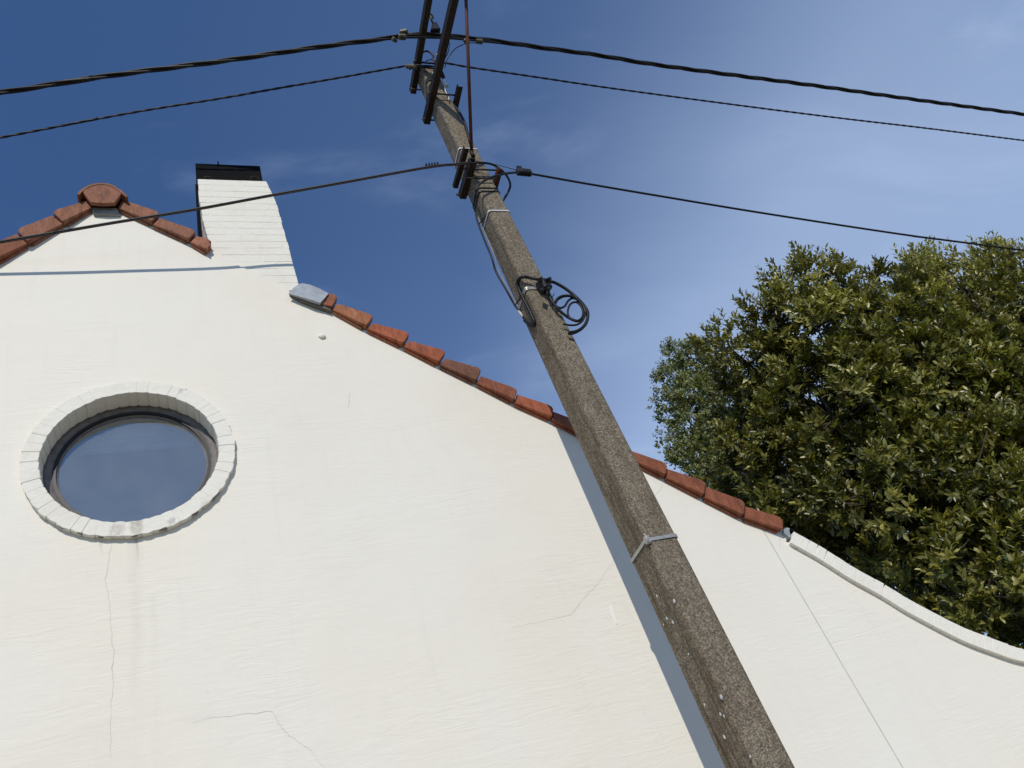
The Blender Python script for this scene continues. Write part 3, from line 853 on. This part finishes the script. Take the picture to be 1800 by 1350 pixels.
def bolt(name, a, b, r, parent, mat=M_IRON, nut=True):
    o = tube(name, [a, b], r, mat, parent, 8, 1)
    if nut:
        a, b = Vector(a), Vector(b); u = (b - a).normalized()
        for e, s_ in ((a, 1), (b, -1)):
            tube('nut', [e + u * s_ * .004, e + u * s_ * .018], r * 1.9, M_ALU, o, 6, 1)
    return o
# clamp plates and through bolts
for zz, x1 in ((8.775, 2.70),):
    angle('clamp_plate', (2.642, -.50, 8.70), (2.648, -.86, 8.70), .05, .05, .007, M_IRON, pole)
    bolt('clamp_bolt', (2.36, -.745, 8.745), (2.71, -.745, 8.745), .009, pole)
    bolt('clamp_bolt', (2.36, -.455, 8.745), (2.71, -.455, 8.745), .009, pole)
bolt('clamp_bolt', (2.36, -.74, 9.30), (2.66, -.74, 9.30), .008, pole)
bolt('clamp_bolt', (2.36, -.475, 9.33), (2.66, -.475, 9.33), .008, pole)
bolt('clamp_bolt', (2.37, -.74, 9.41), (2.66, -.74, 9.41), .011, pole)
for y, z, x in ((-1.02, 9.38, 2.386), (-.93, 8.76, 2.40), (-1.12, 8.76, 2.408), (-.72, 8.76, 2.39)):
    tube('bolt_head', [(x - .012, y, z + .03), (x + .0, y, z + .03)], .012, M_STEEL, pole, 6, 1)
# lower bracket
low1 = angle('lower_bracket', (2.372, -.44, 7.55), (2.395, -.86, 7.55), .045, .045, .006, M_IRON, pole)
low2 = channel('lower_bracket', (2.380, -.455, 7.36), (2.402, -.84, 7.36), .062, .075, .008, M_IRON, pole, 1)
pr = atx((856, 299), 2.67)
angle('clamp_plate', (2.652, -.56, 7.30), (2.656, -.82, 7.30), .042, .05, .006, M_RUST, pole)
bolt('clamp_bolt', (2.37, -.745, 7.40), (2.74, -.745, 7.40), .008, pole)
bolt('clamp_bolt', (2.37, -.73, 7.28), (2.68, -.73, 7.28), .007, pole, nut=False)
bolt('clamp_bolt', (2.35, -.48, 7.39), (2.68, -.48, 7.39), .008, pole)
# rusty brace from lower bracket up to the end of the crossarm
rb = aty((829, 268), -.80); rt = aty((817.8, -38), -1.86)
tube('brace_rod', [rb, rt], .0165, M_RUST, pole, 8, 2)
tube('brace_eye', [rb + Vector((-.004, .0, -.07)), rb + Vector((0, 0, .02))], .02, M_IRON, pole, 8, 2)
# insulator disc and small fittings near the head
p = aty((776, 130), -.76)
tube('insulator', [p + Vector((-.03, .02, .0)), p + Vector((-.012, .01, 0)), p + Vector((-.01, .008, 0)), p + Vector((.02, -.012, 0))], [.02, .03, .058, .050], M_BLACK, pole, 16, raw=True)
p = aty((781, 150), -.72)
tube('white_sleeve', [p + Vector((0, -.02, .06)), p + Vector((.012, -.02, -.06))], .017, M_TAPE, pole, 8, 2)

# ------------------------------------------------------------------ overhead cables
def spans(px, ys):
    return [aty(p, y) for p, y in zip(px, ys)]
# thick twisted bundle hung from the top crossarm
pxl = [(0, 163), (89, 149), (200, 132), (300, 119), (400, 106), (480, 94.4), (580, 80), (669, 69), (705, 63.5)]
yl = np.interp([p[0] for p in pxl], [0, 760], [-.28, -1.05])
mid = [(745, 60.5), (785, 63), (815, 66)]
pxr = [(869, 72), (953, 84), (1050, 97), (1147, 113), (1300, 133.5), (1439, 151.5), (1578, 171), (1800, 201)]
P = spans(pxl, yl) + spans(mid, [-1.04, -1.05, -1.05]) + spans(pxr, [-1.05] * len(pxr))
e0 = (P[0] - P[1]).normalized(); e1 = (P[-1] - P[-2]).normalized()
P = [P[0] + e0 * 9] + P + [P[-1] + e1 * 12]
path = resample(catmull(P, 24), .035)
c1 = empty('power_cable', 'thick black twisted cable bundle crossing at the pole top, highest wire', 'cable')
c1.location = (0, 0, 0)
for k in range(3):
    q = strand(path, 0, k * math.pi * 2 / 3, 1.15, .0138)
    V, Fs = tube_arrays(q, .0128, 7)
    me = bpy.data.meshes.new('strand'); me.from_pydata(V.tolist(), [], Fs)
    me.polygons.foreach_set('use_smooth', [True] * len(me.polygons)); link('strand', me, M_BLACK, c1)
def connector(px, y, s, parent, mat=M_ALU):
    p = aty(px, y)
    bm = box((-s, -s * .7, -s * .55), (s, s * .7, s * .55), s * .25)
    o = bm_obj('connector', bm, mat, parent); o.location = p; o.rotation_euler = (jit(.4), jit(.4), jit(.6))
    for k in (-1, 1):
        t_ = tube('bolt', [(k * s * .4, 0, -s * 1.0), (k * s * .4, 0, s * 1.0)], s * .22, M_IRON, o, 6, 1)
for px, s_ in (((710, 57), .042), ((707, 65), .040), ((693, 70), .030), ((820, 72), .032), ((843, 73), .036)):
    connector(px, -1.07, s_, c1)
tube('by_pass_strand', [aty((700, 66), -1.06), aty((740, 66), -1.07), aty((790, 67.5), -1.07), aty((830, 71), -1.07), aty((880, 76), -1.06)], .011, M_BLACK, c1)
# suspension clamp and hook
hk = empty('suspension_clamp', 'small pale hook and clamp hanging the thick cable from the top crossarm', 'clamp')
tube('hook', [aty((746, 30), -1.16), aty((749, 25.5), -1.17), aty((755, 23.5), -1.17), aty((760, 28), -1.15), aty((761.5, 34), -1.12)], .010, M_ALU, hk)
tube('link_plate', [aty((755.5, 26), -1.16), aty((758, 35), -1.13), aty((762, 42), -1.09), aty((765, 50), -1.07)], [.008, .010, .014, .016], M_ALU, hk, 8, raw=True)
cpts = [aty(p, -1.07) for p in [(756, 56.5), (759, 46), (764, 43), (768, 45), (774, 56)]]
bm = prism([(p.x, p.z) for p in cpts], -1.105, -1.035, .008)
bm_obj('clamp_body', bm, M_BLACK, hk)

# thinner twisted pair below it
c2 = empty('twisted_wire', 'thin twisted wire pair just below the thick bundle, clamped beside the pole head', 'cable')
pl = [(0, 242), (111, 220.5), (244, 195.8), (390, 172.5), (513, 151), (602, 135.6), (713, 116)]
P = spans(pl, np.interp([p[0] for p in pl], [0, 713], [-.12, -.70]))
P = [P[0] + (P[0] - P[1]).normalized() * 9] + P
P2 = spans([(735, 115), (765, 116.5)], [-.76, -.76])
pr_ = [(781, 111), (830, 119), (939, 135), (1078, 155.6), (1300, 185.3), (1467, 206.5), (1633, 226), (1800, 247)]
Pr = spans(pr_, [-.74] * len(pr_)); Pr.append(Pr[-1] + (Pr[-1] - Pr[-2]).normalized() * 14)
path = resample(catmull(P + P2 + Pr, 24), .024)
for k in range(2):
    q = strand(path, 0, k * math.pi, .24, .0040)
    V, Fs = tube_arrays(q, .0082, 6)
    me = bpy.data.meshes.new('strand'); me.from_pydata(V.tolist(), [], Fs)
    me.polygons.foreach_set('use_smooth', [True] * len(me.polygons)); link('strand', me, M_WIRE, c2)
p = aty((723, 117), -.72)
o = bm_obj('dead_end_clamp', box((-.062, -.02, -.028), (.062, .02, .028), .008), M_ALU, c2); o.location = p
for k in (-.035, .02): tube('bolt', [p + Vector((k, -.01, -.09)), p + Vector((k, -.01, .02))], .009, M_IRON, c2, 6, 1)

# jumper leads around the head
def lead(name, px, y, r, mat, label, cat='wire', plane='y', n=8):
    ys = y if isinstance(y, (list, tuple)) else [y] * len(px)
    P = [aty(p, yy) if plane == 'y' else atx(p, yy) for p, yy in zip(px, ys)]
    return tag(tube(name, P, r, mat, None, 8, n), label, cat)
lead('jumper_lead', [(740, 103), (741, 94), (748, 90), (756, 92), (762, 99), (760, 104), (765, 108)], -.80, .011, M_BLACK, 'short black lead looping over between the two crossarms at the pole head')
lead('jumper_lead', [(779, 117), (781, 105), (786, 96), (789, 86), (790, 77), (788, 70)], [-.80, -.82, -.86, -.92, -1.0, -1.05], .005, M_WIRE, 'thin blue lead rising straight to the thick cable right of the crossarms')
lead('jumper_lead', [(782, 118), (786, 105), (793, 94), (800, 86), (806, 82), (815, 78), (826, 75.5), (838, 75.5)], [-.80, -.82, -.86, -.92, -1.0, -1.04, -1.06, -1.06], .005, M_WIRE, 'thin blue lead curving right to a connector on the thick cable')
lead('jumper_lead', [(748, 108), (756, 105), (763, 108), (768, 114)], -.82, .005, M_WIRE, 'thin blue lead lying across the top of the pole head')
lead('jumper_lead', [(779, 141), (781, 150), (783, 160), (788, 170), (789, 176)], -.73, .006, M_TAPE, 'white lead running down from the insulator at the pole head')
lead('jumper_lead', [(750, 146), (753, 142), (760, 142)], -.73, .010, M_BLACK, 'short black lead bent round the pole under the top crossarm')
tube_pts = [(744, 168), (748, 152), (754, 143)]

# drop cable from the clamp plate to the lower bracket
lead('drop_cable', [(794, 181), (802, 190), (811, 204), (818, 220), (823, 238), (827, 252), (830, 270), (833, 284)], [-.66, -.70, -.72, -.74, -.75, -.75, -.74, -.72], .014, M_BLACK, 'black drop cable bowing out right of the pole between its clamp plates', 'cable')

# low service cable, left span (its shadow falls on the gable)
pl = [(0, 425), (100, 408), (200, 391), (350, 366.5), (480, 342.5), (600, 321), (750, 294), (800, 288.5), (835, 286), (862, 288), (880, 298), (892, 311), (897, 325), (893, 338), (884, 353), (878, 362)]
yv = list(np.interp([p[0] for p in pl[:7]], [0, 500, 750], [-.178, -.44, -.72])) + [-.77, -.80, -.79, -.76, -.72, -.68, -.64, -.60, -.55]
P = spans(pl, yv)
P = [P[0] + (P[0] - P[1]).normalized() * 5] + P
c3 = empty('service_cable', 'low black service cable running left across gable and chimney, shadow below it', 'cable')
tube('cable_core', P, .0105, M_BLACK, c3, 8, 10)
P4 = [p + Vector((0, 0, -.016)) for p in P[:10]]
tube('messenger_wire', P4, .005, M_IRON, c3, 6, 10)
q = [aty((x, y), -.72) for x, y in [(750, 292), (770, 289.5)]]
for k in range(5):
    t = k / 4; c = q[0] + (q[1] - q[0]) * t
    tube('grip_coil', [c + Vector((-.01, 0, -.015)), c + Vector((-.006, -.016, .012)), c + Vector((.004, 0, .028)), c + Vector((.008, .016, .0))], .006, M_BLACK, c3, 6, 4)
# low service cable, right span
pr_ = [(1800, 440), (1600, 414), (1350, 376), (1150, 343), (1020, 321), (932, 305.5), (905, 303.5), (880, 307), (858, 314), (843, 324), (837, 335)]
yv = [-.62] * 5 + [-.68, -.74, -.78, -.79, -.78, -.77]
P = spans(pr_, yv); P = [P[0] + (P[0] - P[1]).normalized() * 14] + P
c4 = empty('service_cable', 'low black service cable running right to the tree from a splice box', 'cable')
tube('cable_core', P, .0110, M_BLACK, c4, 8, 10)
p = aty((921, 303), -.70)
sb = bm_obj('splice_box', box((-.075, -.028, -.035), (.075, .028, .035), .012), M_BLACK, c4); sb.location = p; sb.rotation_euler = (0, R(6), 0)
for k in (-.055, -.03): tube('box_bolt', [(k, -.02, -.055), (k, -.02, .055)], .014, M_BLACK, sb, 6, 1)
tube('tie_wire', [aty((836, 283), -.78), aty((870, 289), -.76), aty((912, 300), -.71)], .003, M_BLACK, c4, 6, 2)
# lead coming down the left side of the pole
XL = 2.445
def xy(px, dx=0.): return atx(px, XL + dx)
dl = [aty((837, 335), -.77), xy((834, 352)), xy((836, 372)), xy((839, 388), -.02), xy((850, 418), -.04), xy((864, 452), -.06), xy((872, 478), -.055), xy((889, 508), -.04), xy((904, 535), -.01), xy((913, 547), .0), xy((921, 560), .004)]
tag(tube('down_lead', dl, .0085, M_BLACK, None, 8, 8), 'black down lead along the left edge of the concrete pole', 'wire')
dl2 = [p + Vector((.016 + .012 * math.sin(i * .9), -.012, .03)) for i, p in enumerate(dl[3:10])]
tag(tube('down_lead', dl2, .0042, M_GREYR, None, 8, 8), 'thin pale wire beside the black down lead on the pole', 'wire')
for a, b in (((841, 396), (862, 368)), ((905, 537), (928, 506))):
    tag(tube('wire_tie', [atx(a, 2.42), atx(((a[0] + b[0]) / 2, (a[1] + b[1]) / 2), 2.435), aty(b, -.71)], .005, M_BLACK, None, 6, 4),
        'thin black tie across the pole, ' + ('the upper one below the lower bracket' if a[1] < 450 else 'the lower one beside the cable loop'), 'cable tie')
tag(tube('connector_sleeve', [atx((912, 546), 2.442), atx((919, 557), 2.444)], .010, M_TAPE, None, 8, 2), 'small white connector sleeve low on the pole down lead', 'connector')

# junction block with its cable loop and coil
jb = empty('junction_block', 'black cable junction block strapped to the right edge of the pole', 'junction box')
p = aty((957, 502), -.75)
o = bm_obj('block', box((-.045, -.04, -.05), (.045, .05, .055), .014), M_BLACK, jb); o.location = p; o.rotation_euler = (0.1, R(-14), .3)
for q, s_ in (((950, 491), .022), (((965, 491)), .020), ((952, 511), .022), ((964, 508), .018)):
    c = aty(q, -.79)
    tube('gland', [c + Vector((-.018, -.01, -.02)), c + Vector((.018, .01, .02))], s_ * .8, M_BLACK, jb, 8, 2)
LXP = 2.438
lp = [aty((945, 491), -.76), aty((930, 488), -.745), aty((918, 487), -.735)] + [atx(q, LXP) for q in [(910, 495), (912, 508), (920, 525), (931, 547), (939, 566), (937, 573), (930, 570), (922, 563)]]
tag(tube('cable_loop', lp, .013, M_BLACK, None, 8, 8), 'black cable loop hanging on the left face of the pole beside the junction block', 'cable')
coil = empty('cable_coil', 'coil of spare black cable hanging right of the pole below the junction block', 'cable coil')
z3 = lambda pts: [(820 + x / 6.135, 380 + y / 6.135) for x, y in pts]
rings = [
    (z3([(900, 705), (960, 720), (1080, 790), (1200, 890), (1285, 990), (1310, 1060), (1290, 1150), (1230, 1220), (1150, 1260), (1095, 1262)]), .013),
    (z3([(950, 950), (985, 895), (1060, 860), (1150, 870), (1230, 930), (1275, 1010), (1270, 1080), (1210, 1130), (1130, 1110), (1040, 1050), (960, 970), (900, 880), (870, 820)]), .0115),
    (z3([(960, 965), (1010, 990), (1060, 970), (1100, 910), (1160, 885), (1240, 940), (1295, 1020), (1300, 1110), (1260, 1185), (1190, 1235), (1110, 1250)]), .009),
    (z3([(1110, 1100), (1092, 1030), (1120, 950), (1185, 928), (1240, 980), (1258, 1050), (1230, 1110), (1170, 1130), (1100, 1095)]), .0085),
    (z3([(1040, 1160), (1110, 1175), (1190, 1170), (1250, 1130), (1280, 1060), (1290, 1000)]), .008),
    (z3([(945, 945), (990, 880), (1080, 855), (1180, 890), (1260, 985), (1300, 1060)]), .009)]
for i, (pts, r) in enumerate(rings):
    P = [aty(q, -.74 + .012 * math.sin(i * 2.1 + k * .8)) for k, q in enumerate(pts)]
    tube('cable_turn', P, r, M_BLACK, coil, 8, 8)
tube('loose_end', [aty(q, -.74) for q in z3([(890, 800), (905, 860), (915, 905)])], .004, M_BLACK, coil, 6, 4)
tube('loose_end', [aty(q, -.74) for q in z3([(915, 895), (930, 865), (948, 835)])], .0035, M_BLACK, coil, 6, 4)

# ------------------------------------------------------------------ foliage
LEAF_V = np.array([[0, 0, 0], [.5, 0, .0], [1, 0, -.06], [.28, .19, .06], [.70, .165, .04], [.28, -.19, .06], [.70, -.165, .04]])
LEAF_F = np.array([[0, 1, 3], [1, 4, 3], [1, 2, 4], [0, 5, 1], [1, 5, 6], [1, 6, 2]])
POP_V = np.array([[0, 0, 0], [.5, 0, .0], [1, 0, -.06], [.22, .36, .05], [.65, .26, .03], [.22, -.36, .05], [.65, -.26, .03]])
def unit(v): return v / (np.linalg.norm(v, axis=-1, keepdims=True) + 1e-9)
def sprigs(origins, axes, lens, nleaf, lsize, spread, upbias=.25):
    """leaves set spirally on twigs; returns base, dir, normal, size"""
    M = len(origins)
    ref = unit(rng.normal(size=(M, 3))); U = unit(ref - axes * (ref * axes).sum(1, keepdims=True)); W = np.cross(axes, U)
    B, Dd, Nn, Sz, tt = [], [], [], [], []
    for k in range(nleaf):
        t = .12 + .88 * (k + rng.uniform(0, .6, M)) / nleaf
        t = np.clip(t, 0, 1)
        ph = k * 2.39996 + rng.uniform(-.4, .4, M)
        rad = np.cos(ph)[:, None] * U + np.sin(ph)[:, None] * W
        sp = (spread[0] + (spread[1] - spread[0]) * (1 - t) + rng.uniform(-.18, .18, M))[:, None]
        dr = unit(axes * np.cos(sp) + rad * np.sin(sp) + np.array([0, 0, 1.]) * rng.uniform(-.25, .3, M)[:, None])
        nn = unit(axes * np.sin(sp) - rad * np.cos(sp) + rng.normal(size=(M, 3)) * .40 + np.array([0, 0, upbias]) + np.array(to_sun) * .55)
        B.append(origins + axes * (lens * t)[:, None]); Dd.append(dr); Nn.append(nn)
        Sz.append(lsize * rng.uniform(.65, 1.15, M) * (1 - .25 * t)); tt.append(t)
    return np.vstack(B), np.vstack(Dd), np.vstack(Nn), np.hstack(Sz), np.hstack(tt)
def leaf_mats(B, Dd, Nn, Sz):
    Y = unit(np.cross(Nn, Dd)); Z = np.cross(Dd, Y)
    return np.stack([Dd, Y, Z], 2) * Sz[:, None, None]     # columns
def leaf_mesh(name, B, M3, tint, LV, mat, parent):
    V = (np.einsum('nij,kj->nki', M3, LV) + B[:, None]).reshape(-1, 3)
    n, k = len(B), len(LV)
    Fi = (LEAF_F[None] + (np.arange(n) * k)[:, None, None]).reshape(-1)
    me = bpy.data.meshes.new(name)
    me.vertices.add(len(V)); me.vertices.foreach_set('co', V.astype(np.float32).ravel())
    me.loops.add(len(Fi)); me.loops.foreach_set('vertex_index', Fi.astype(np.int32))
    nf = len(Fi) // 3
    me.polygons.add(nf); me.polygons.foreach_set('loop_start', np.arange(nf, dtype=np.int32) * 3)
    me.update(calc_edges=True); me.validate()
    at = me.attributes.new('tint', 'FLOAT_COLOR', 'POINT')
    c = np.repeat(np.c_[tint, np.ones(n)], k, axis=0)
    at.data.foreach_set('color', c.astype(np.float32).ravel())
    return link(name, me, mat, parent)

# --- laurel behind the garden wall
laurel = empty('laurel_tree', 'large glossy evergreen laurel tree rising behind the garden wall', 'tree')
lobes = []
for px, dist, rp_ in [((1338, 645), 9.9, 66), ((1278, 612), 9.9, 34), ((1310, 735), 10.0, 58), ((1425, 515), 9.8, 50), ((1370, 575), 9.9, 46), ((1530, 545), 9.7, 68), ((1670, 555), 9.5, 78), ((1790, 545), 9.3, 80),
                      ((1460, 620), 9.7, 88), ((1610, 625), 9.5, 105), ((1765, 620), 9.2, 110),
                      ((1352, 815), 9.6, 78), ((1470, 740), 9.2, 115), ((1640, 740), 8.9, 140), ((1800, 750), 8.8, 150),
                      ((1410, 885), 9.0, 90), ((1530, 885), 8.7, 120), ((1680, 905), 8.4, 135), ((1820, 930), 8.3, 140),
                      ((1900, 600), 9.2, 130), ((1960, 780), 8.8, 150), ((1960, 980), 8.4, 150), ((1730, 1040), 8.4, 100), ((1840, 1060), 8.2, 100),
                      ((1430, 925), 9.5, 42), ((1475, 965), 9.5, 48), ((1530, 1000), 9.5, 50), ((1590, 1035), 9.5, 50), ((1650, 1065), 9.5, 50), ((1735, 1100), 9.5, 45), ((1705, 515), 10.0, 70), ((1455, 950), 12.0, 60), ((1530, 1000), 12.0, 70), ((1620, 1050), 12.0, 75), ((1720, 1090), 12.0, 75), ((1580, 700), 10.6, 140), ((1720, 720), 10.6, 160), ((1500, 820), 10.4, 130), ((1640, 890), 10.2, 150), ((1850, 800), 10.4, 170)]:
    d_ = dist
    for _ in range(12):                                   # the whole lobe stands behind the garden wall
        c = np.array(atd(px, d_)); r = rp_ * d_ / F_PX
        lack = (.30 + .62 * r) - c[1]
        if lack <= 0: break
        d_ += lack * 1.6
    lobes.append((c, r, d_, rp_))
O, Ax, Ln, Ti, blobs = [], [], [], [], []
for li, (c, r, dist, rp_) in enumerate(lobes):
    back_ = li >= 31
    nb_ = int(34 * (rp_ / 120) ** 2) + 3 if not back_ else int(18 * (rp_ / 128) ** 2)
    ks = dist / 9.5
    for b_ in range(nb_):
        dv = unit(rng.normal(size=3)); dv[2] = dv[2] * .9 + .12
        bc = c + dv * r * rng.uniform(.55, .98) ** .8
        br = rng.uniform(.17, .31) * ks
        bt = rng.normal(0, 1)
        blobs.append((c, bc, br, li))
        hz = float(np.clip((bc[2] - 5.6) / 3.4, 0, 1))
        ns = int(rng.integers(17, 29) * (br / .25) ** 1.4 * (1 + .75 * hz))
        od = unit(rng.normal(size=(ns, 3)) + dv * .7 + np.array([0, 0, .35]))
        O.append(bc + od * br * rng.uniform(.15, .9, (ns, 1))); Ax.append(unit(od + dv * .4 + np.array([0, 0, .5 + .9 * hz]) + rng.normal(size=(ns, 3)) * .35))
        Ln.append(rng.uniform(.10, .22, ns) * ks ** .5); Ti.append(np.full(ns, bt))
O, Ax, Ln, Ti = np.vstack(O), np.vstack(Ax), np.hstack(Ln), np.hstack(Ti)
NL = 11
B, Dd, Nn, Sz, tt = sprigs(O, Ax, Ln * (1 + .35 * np.clip((O[:, 2] - 5.6) / 3.4, 0, 1)), NL, .108 - .036 * np.clip((O[:, 2] - 5.6) / 3.4, 0, 1), (.5, 1.25), .25)
bt = np.tile(Ti, NL)
keep = (B[:, 1] > .16)
B, Dd, Nn, Sz, tt, bt = [a[keep] for a in (B, Dd, Nn, Sz, tt, bt)]
n_ = len(B)
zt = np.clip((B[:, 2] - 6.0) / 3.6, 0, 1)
base = np.array([.138, .132, .015]); young_lit = np.array([.46, .42, .14]); olive = np.array([.20, .158, .022]); deep = np.array([.034, .066, .014])  # young leaves, lightened further to paint sunlit highlights at the crown top
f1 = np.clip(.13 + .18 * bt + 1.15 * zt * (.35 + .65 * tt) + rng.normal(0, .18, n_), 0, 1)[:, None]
tint = base * (1 - f1) + young_lit * f1
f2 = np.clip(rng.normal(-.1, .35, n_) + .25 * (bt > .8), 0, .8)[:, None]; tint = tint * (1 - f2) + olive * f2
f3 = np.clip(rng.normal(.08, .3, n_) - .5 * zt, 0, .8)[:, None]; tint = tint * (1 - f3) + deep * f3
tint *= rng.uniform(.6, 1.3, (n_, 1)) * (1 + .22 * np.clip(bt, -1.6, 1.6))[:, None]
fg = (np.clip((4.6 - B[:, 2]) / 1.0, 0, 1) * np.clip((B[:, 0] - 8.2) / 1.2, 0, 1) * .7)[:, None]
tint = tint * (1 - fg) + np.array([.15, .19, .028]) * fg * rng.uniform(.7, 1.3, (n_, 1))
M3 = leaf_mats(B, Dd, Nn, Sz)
# the leaves that show largest are objects of their own
pxy, dep = project(B + Dd * Sz[:, None] * .5)
inside = (pxy[:, 0] > 1240) & (pxy[:, 0] < 1790) & (pxy[:, 1] > 440)
top_line = np.interp(pxy[:, 0], [p[0] for p in [(1230, 860), (1376, 905)] + ctop], [p[1] for p in [(1230, 830), (1376, 900)] + ctop])
inside &= pxy[:, 1] < top_line - 12
face = np.abs((Nn * unit(EYE - B)).sum(1))
score = np.where(inside, Sz * (.3 + face) / dep ** 1.6, 0)
pick = np.argsort(-score)[:290]
rest = np.ones(n_, bool); rest[pick] = False
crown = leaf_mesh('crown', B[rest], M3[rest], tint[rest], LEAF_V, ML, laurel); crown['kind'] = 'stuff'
lm = bpy.data.meshes.new('leaf'); lm.from_pydata(LEAF_V.tolist(), [], LEAF_F.tolist()); lm.update()
at = lm.attributes.new('tint', 'FLOAT_COLOR', 'POINT'); at.data.foreach_set('color', [1.] * (4 * len(LEAF_V)))
lm.materials.append(ML)
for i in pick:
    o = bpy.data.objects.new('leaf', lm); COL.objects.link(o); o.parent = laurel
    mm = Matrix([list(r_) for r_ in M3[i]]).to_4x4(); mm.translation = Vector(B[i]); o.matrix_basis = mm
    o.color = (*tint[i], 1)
def taper_tube(P, r0, r1, sides=8):
    return tube_arrays(P, np.linspace(r0, r1, len(P)), sides)
def join_arrays(name, arrs, mat, parent):
    V, Fs, off = [], [], 0
    for v, f in arrs:
        V.append(v); Fs += [tuple(i + off for i in q) for q in f]; off += len(v)
    me = bpy.data.meshes.new(name); me.from_pydata(np.vstack(V).tolist(), [], Fs)
    me.polygons.foreach_set('use_smooth', [True] * len(me.polygons)); me.update()
    return link(name, me, mat, parent)
tb = np.array([11.0, 3.0, 0]); tm = np.array([10.9, 2.95, 2.8])
join_arrays('trunk', [taper_tube(catmull([tb - [0, 0, .3], tb + [.06, 0, 1.2], tm], 6), .24, .17, 12)], M_BARK, laurel)
for li, (c, r, dist, rp_) in enumerate(lobes):
    mid_ = tm * .5 + c * .5 + np.array([0, .15, .35]) + rng.normal(size=3) * .15
    arrs = [taper_tube(catmull([tm - [0, 0, .15], mid_, c], 8), .10, .035, 8)]
    for (c_, bc, br, l2) in blobs:
        if l2 == li:
            q = c_ * .5 + bc * .5 + rng.normal(size=3) * .06
            if bc[1] < .25: continue
            arrs.append(taper_tube(catmull([c_, q, bc], 4), .016, .005, 5))
    join_arrays('limb', arrs, M_BARK, laurel)

# --- poplar far behind
poplar = empty('poplar_tree', 'tall narrow dark poplar behind the roof, left of the laurel', 'tree')
PY = 20.0
def pd(px): return np.array(aty(px, PY))
sc = np.linalg.norm(pd((1200, 700)) - EYE) / F_PX
O, Ax, Ln, Ti, arr = [], [], [], [], []
tip = pd((1200, 603)); pbase = np.array([tip[0] + .2, PY + .4, 0.])
spine = [pbase - [0, 0, .3], pbase + [0, 0, 8.], tip - [0, 0, 1.5]]
join_arrays('trunk', [taper_tube(catmull(spine, 8), .42, .08, 10)], M_BARK, poplar)
plobes = [((1188, 628), 24), ((1205, 640), 28), ((1178, 668), 28), ((1215, 690), 40), ((1180, 715), 30), ((1235, 670), 30), ((1215, 740), 44), ((1245, 720), 45), ((1187, 775), 24),
          ((1235, 790), 42), ((1205, 810), 24), ((1260, 770), 45), ((1258, 840), 44), ((1222, 852), 26), ((1290, 810), 50), ((1300, 870), 50), ((1250, 900), 40), ((1330, 920), 60)]
for px, rr in plobes:
    c = pd(px) + np.array([0, rng.uniform(-.8, .8), 0]); r = rr * sc * .95
    root = np.array([pbase[0] + rng.normal(0, .2), PY + .3, max(c[2] - rng.uniform(3, 5), 3.)])
    P = catmull([root, root * .45 + c * .55 + np.array([0, 0, -.6]), c + np.array([0, 0, r * .8])], 5)
    join_arrays('branch', [taper_tube(P, .10, .02, 6)], M_BARK, poplar)
    for b_ in range(int(34 * (r / .9) ** 2) + 8):
        dv = unit(rng.normal(size=3)); bc = c + dv * r * rng.uniform(.5, 1.) * np.array([1, 1, 1.15])
        ns = int(rng.integers(6, 11)); br = rng.uniform(.18, .34)
        od = unit(rng.normal(size=(ns, 3)) + dv * .6)
        O.append(bc + od * br * rng.uniform(.2, .9, (ns, 1))); Ax.append(unit(od * .5 + dv * .3 + np.array([.15, 0, .7]) + rng.normal(size=(ns, 3)) * .4)); Ln.append(rng.uniform(.2, .4, ns)); Ti.append(np.full(ns, rng.normal()))
O, Ax, Ln, Ti = np.vstack(O), np.vstack(Ax), np.hstack(Ln), np.hstack(Ti)
B, Dd, Nn, Sz, tt = sprigs(O, Ax, Ln, 6, .15, (.7, 1.5), .1)
bt = np.tile(Ti, 6); n_ = len(B)
tint = (np.array([.21, .215, .085]) * (1 + .18 * bt[:, None])) * rng.uniform(.65, 1.35, (n_, 1))
M3 = leaf_mats(B, Dd, Nn, Sz)
cr = leaf_mesh('crown', B, M3, tint, POP_V, MPO, poplar); cr['kind'] = 'stuff'
print('leaves', len(O) * 6, 'objects', len(bpy.data.objects))
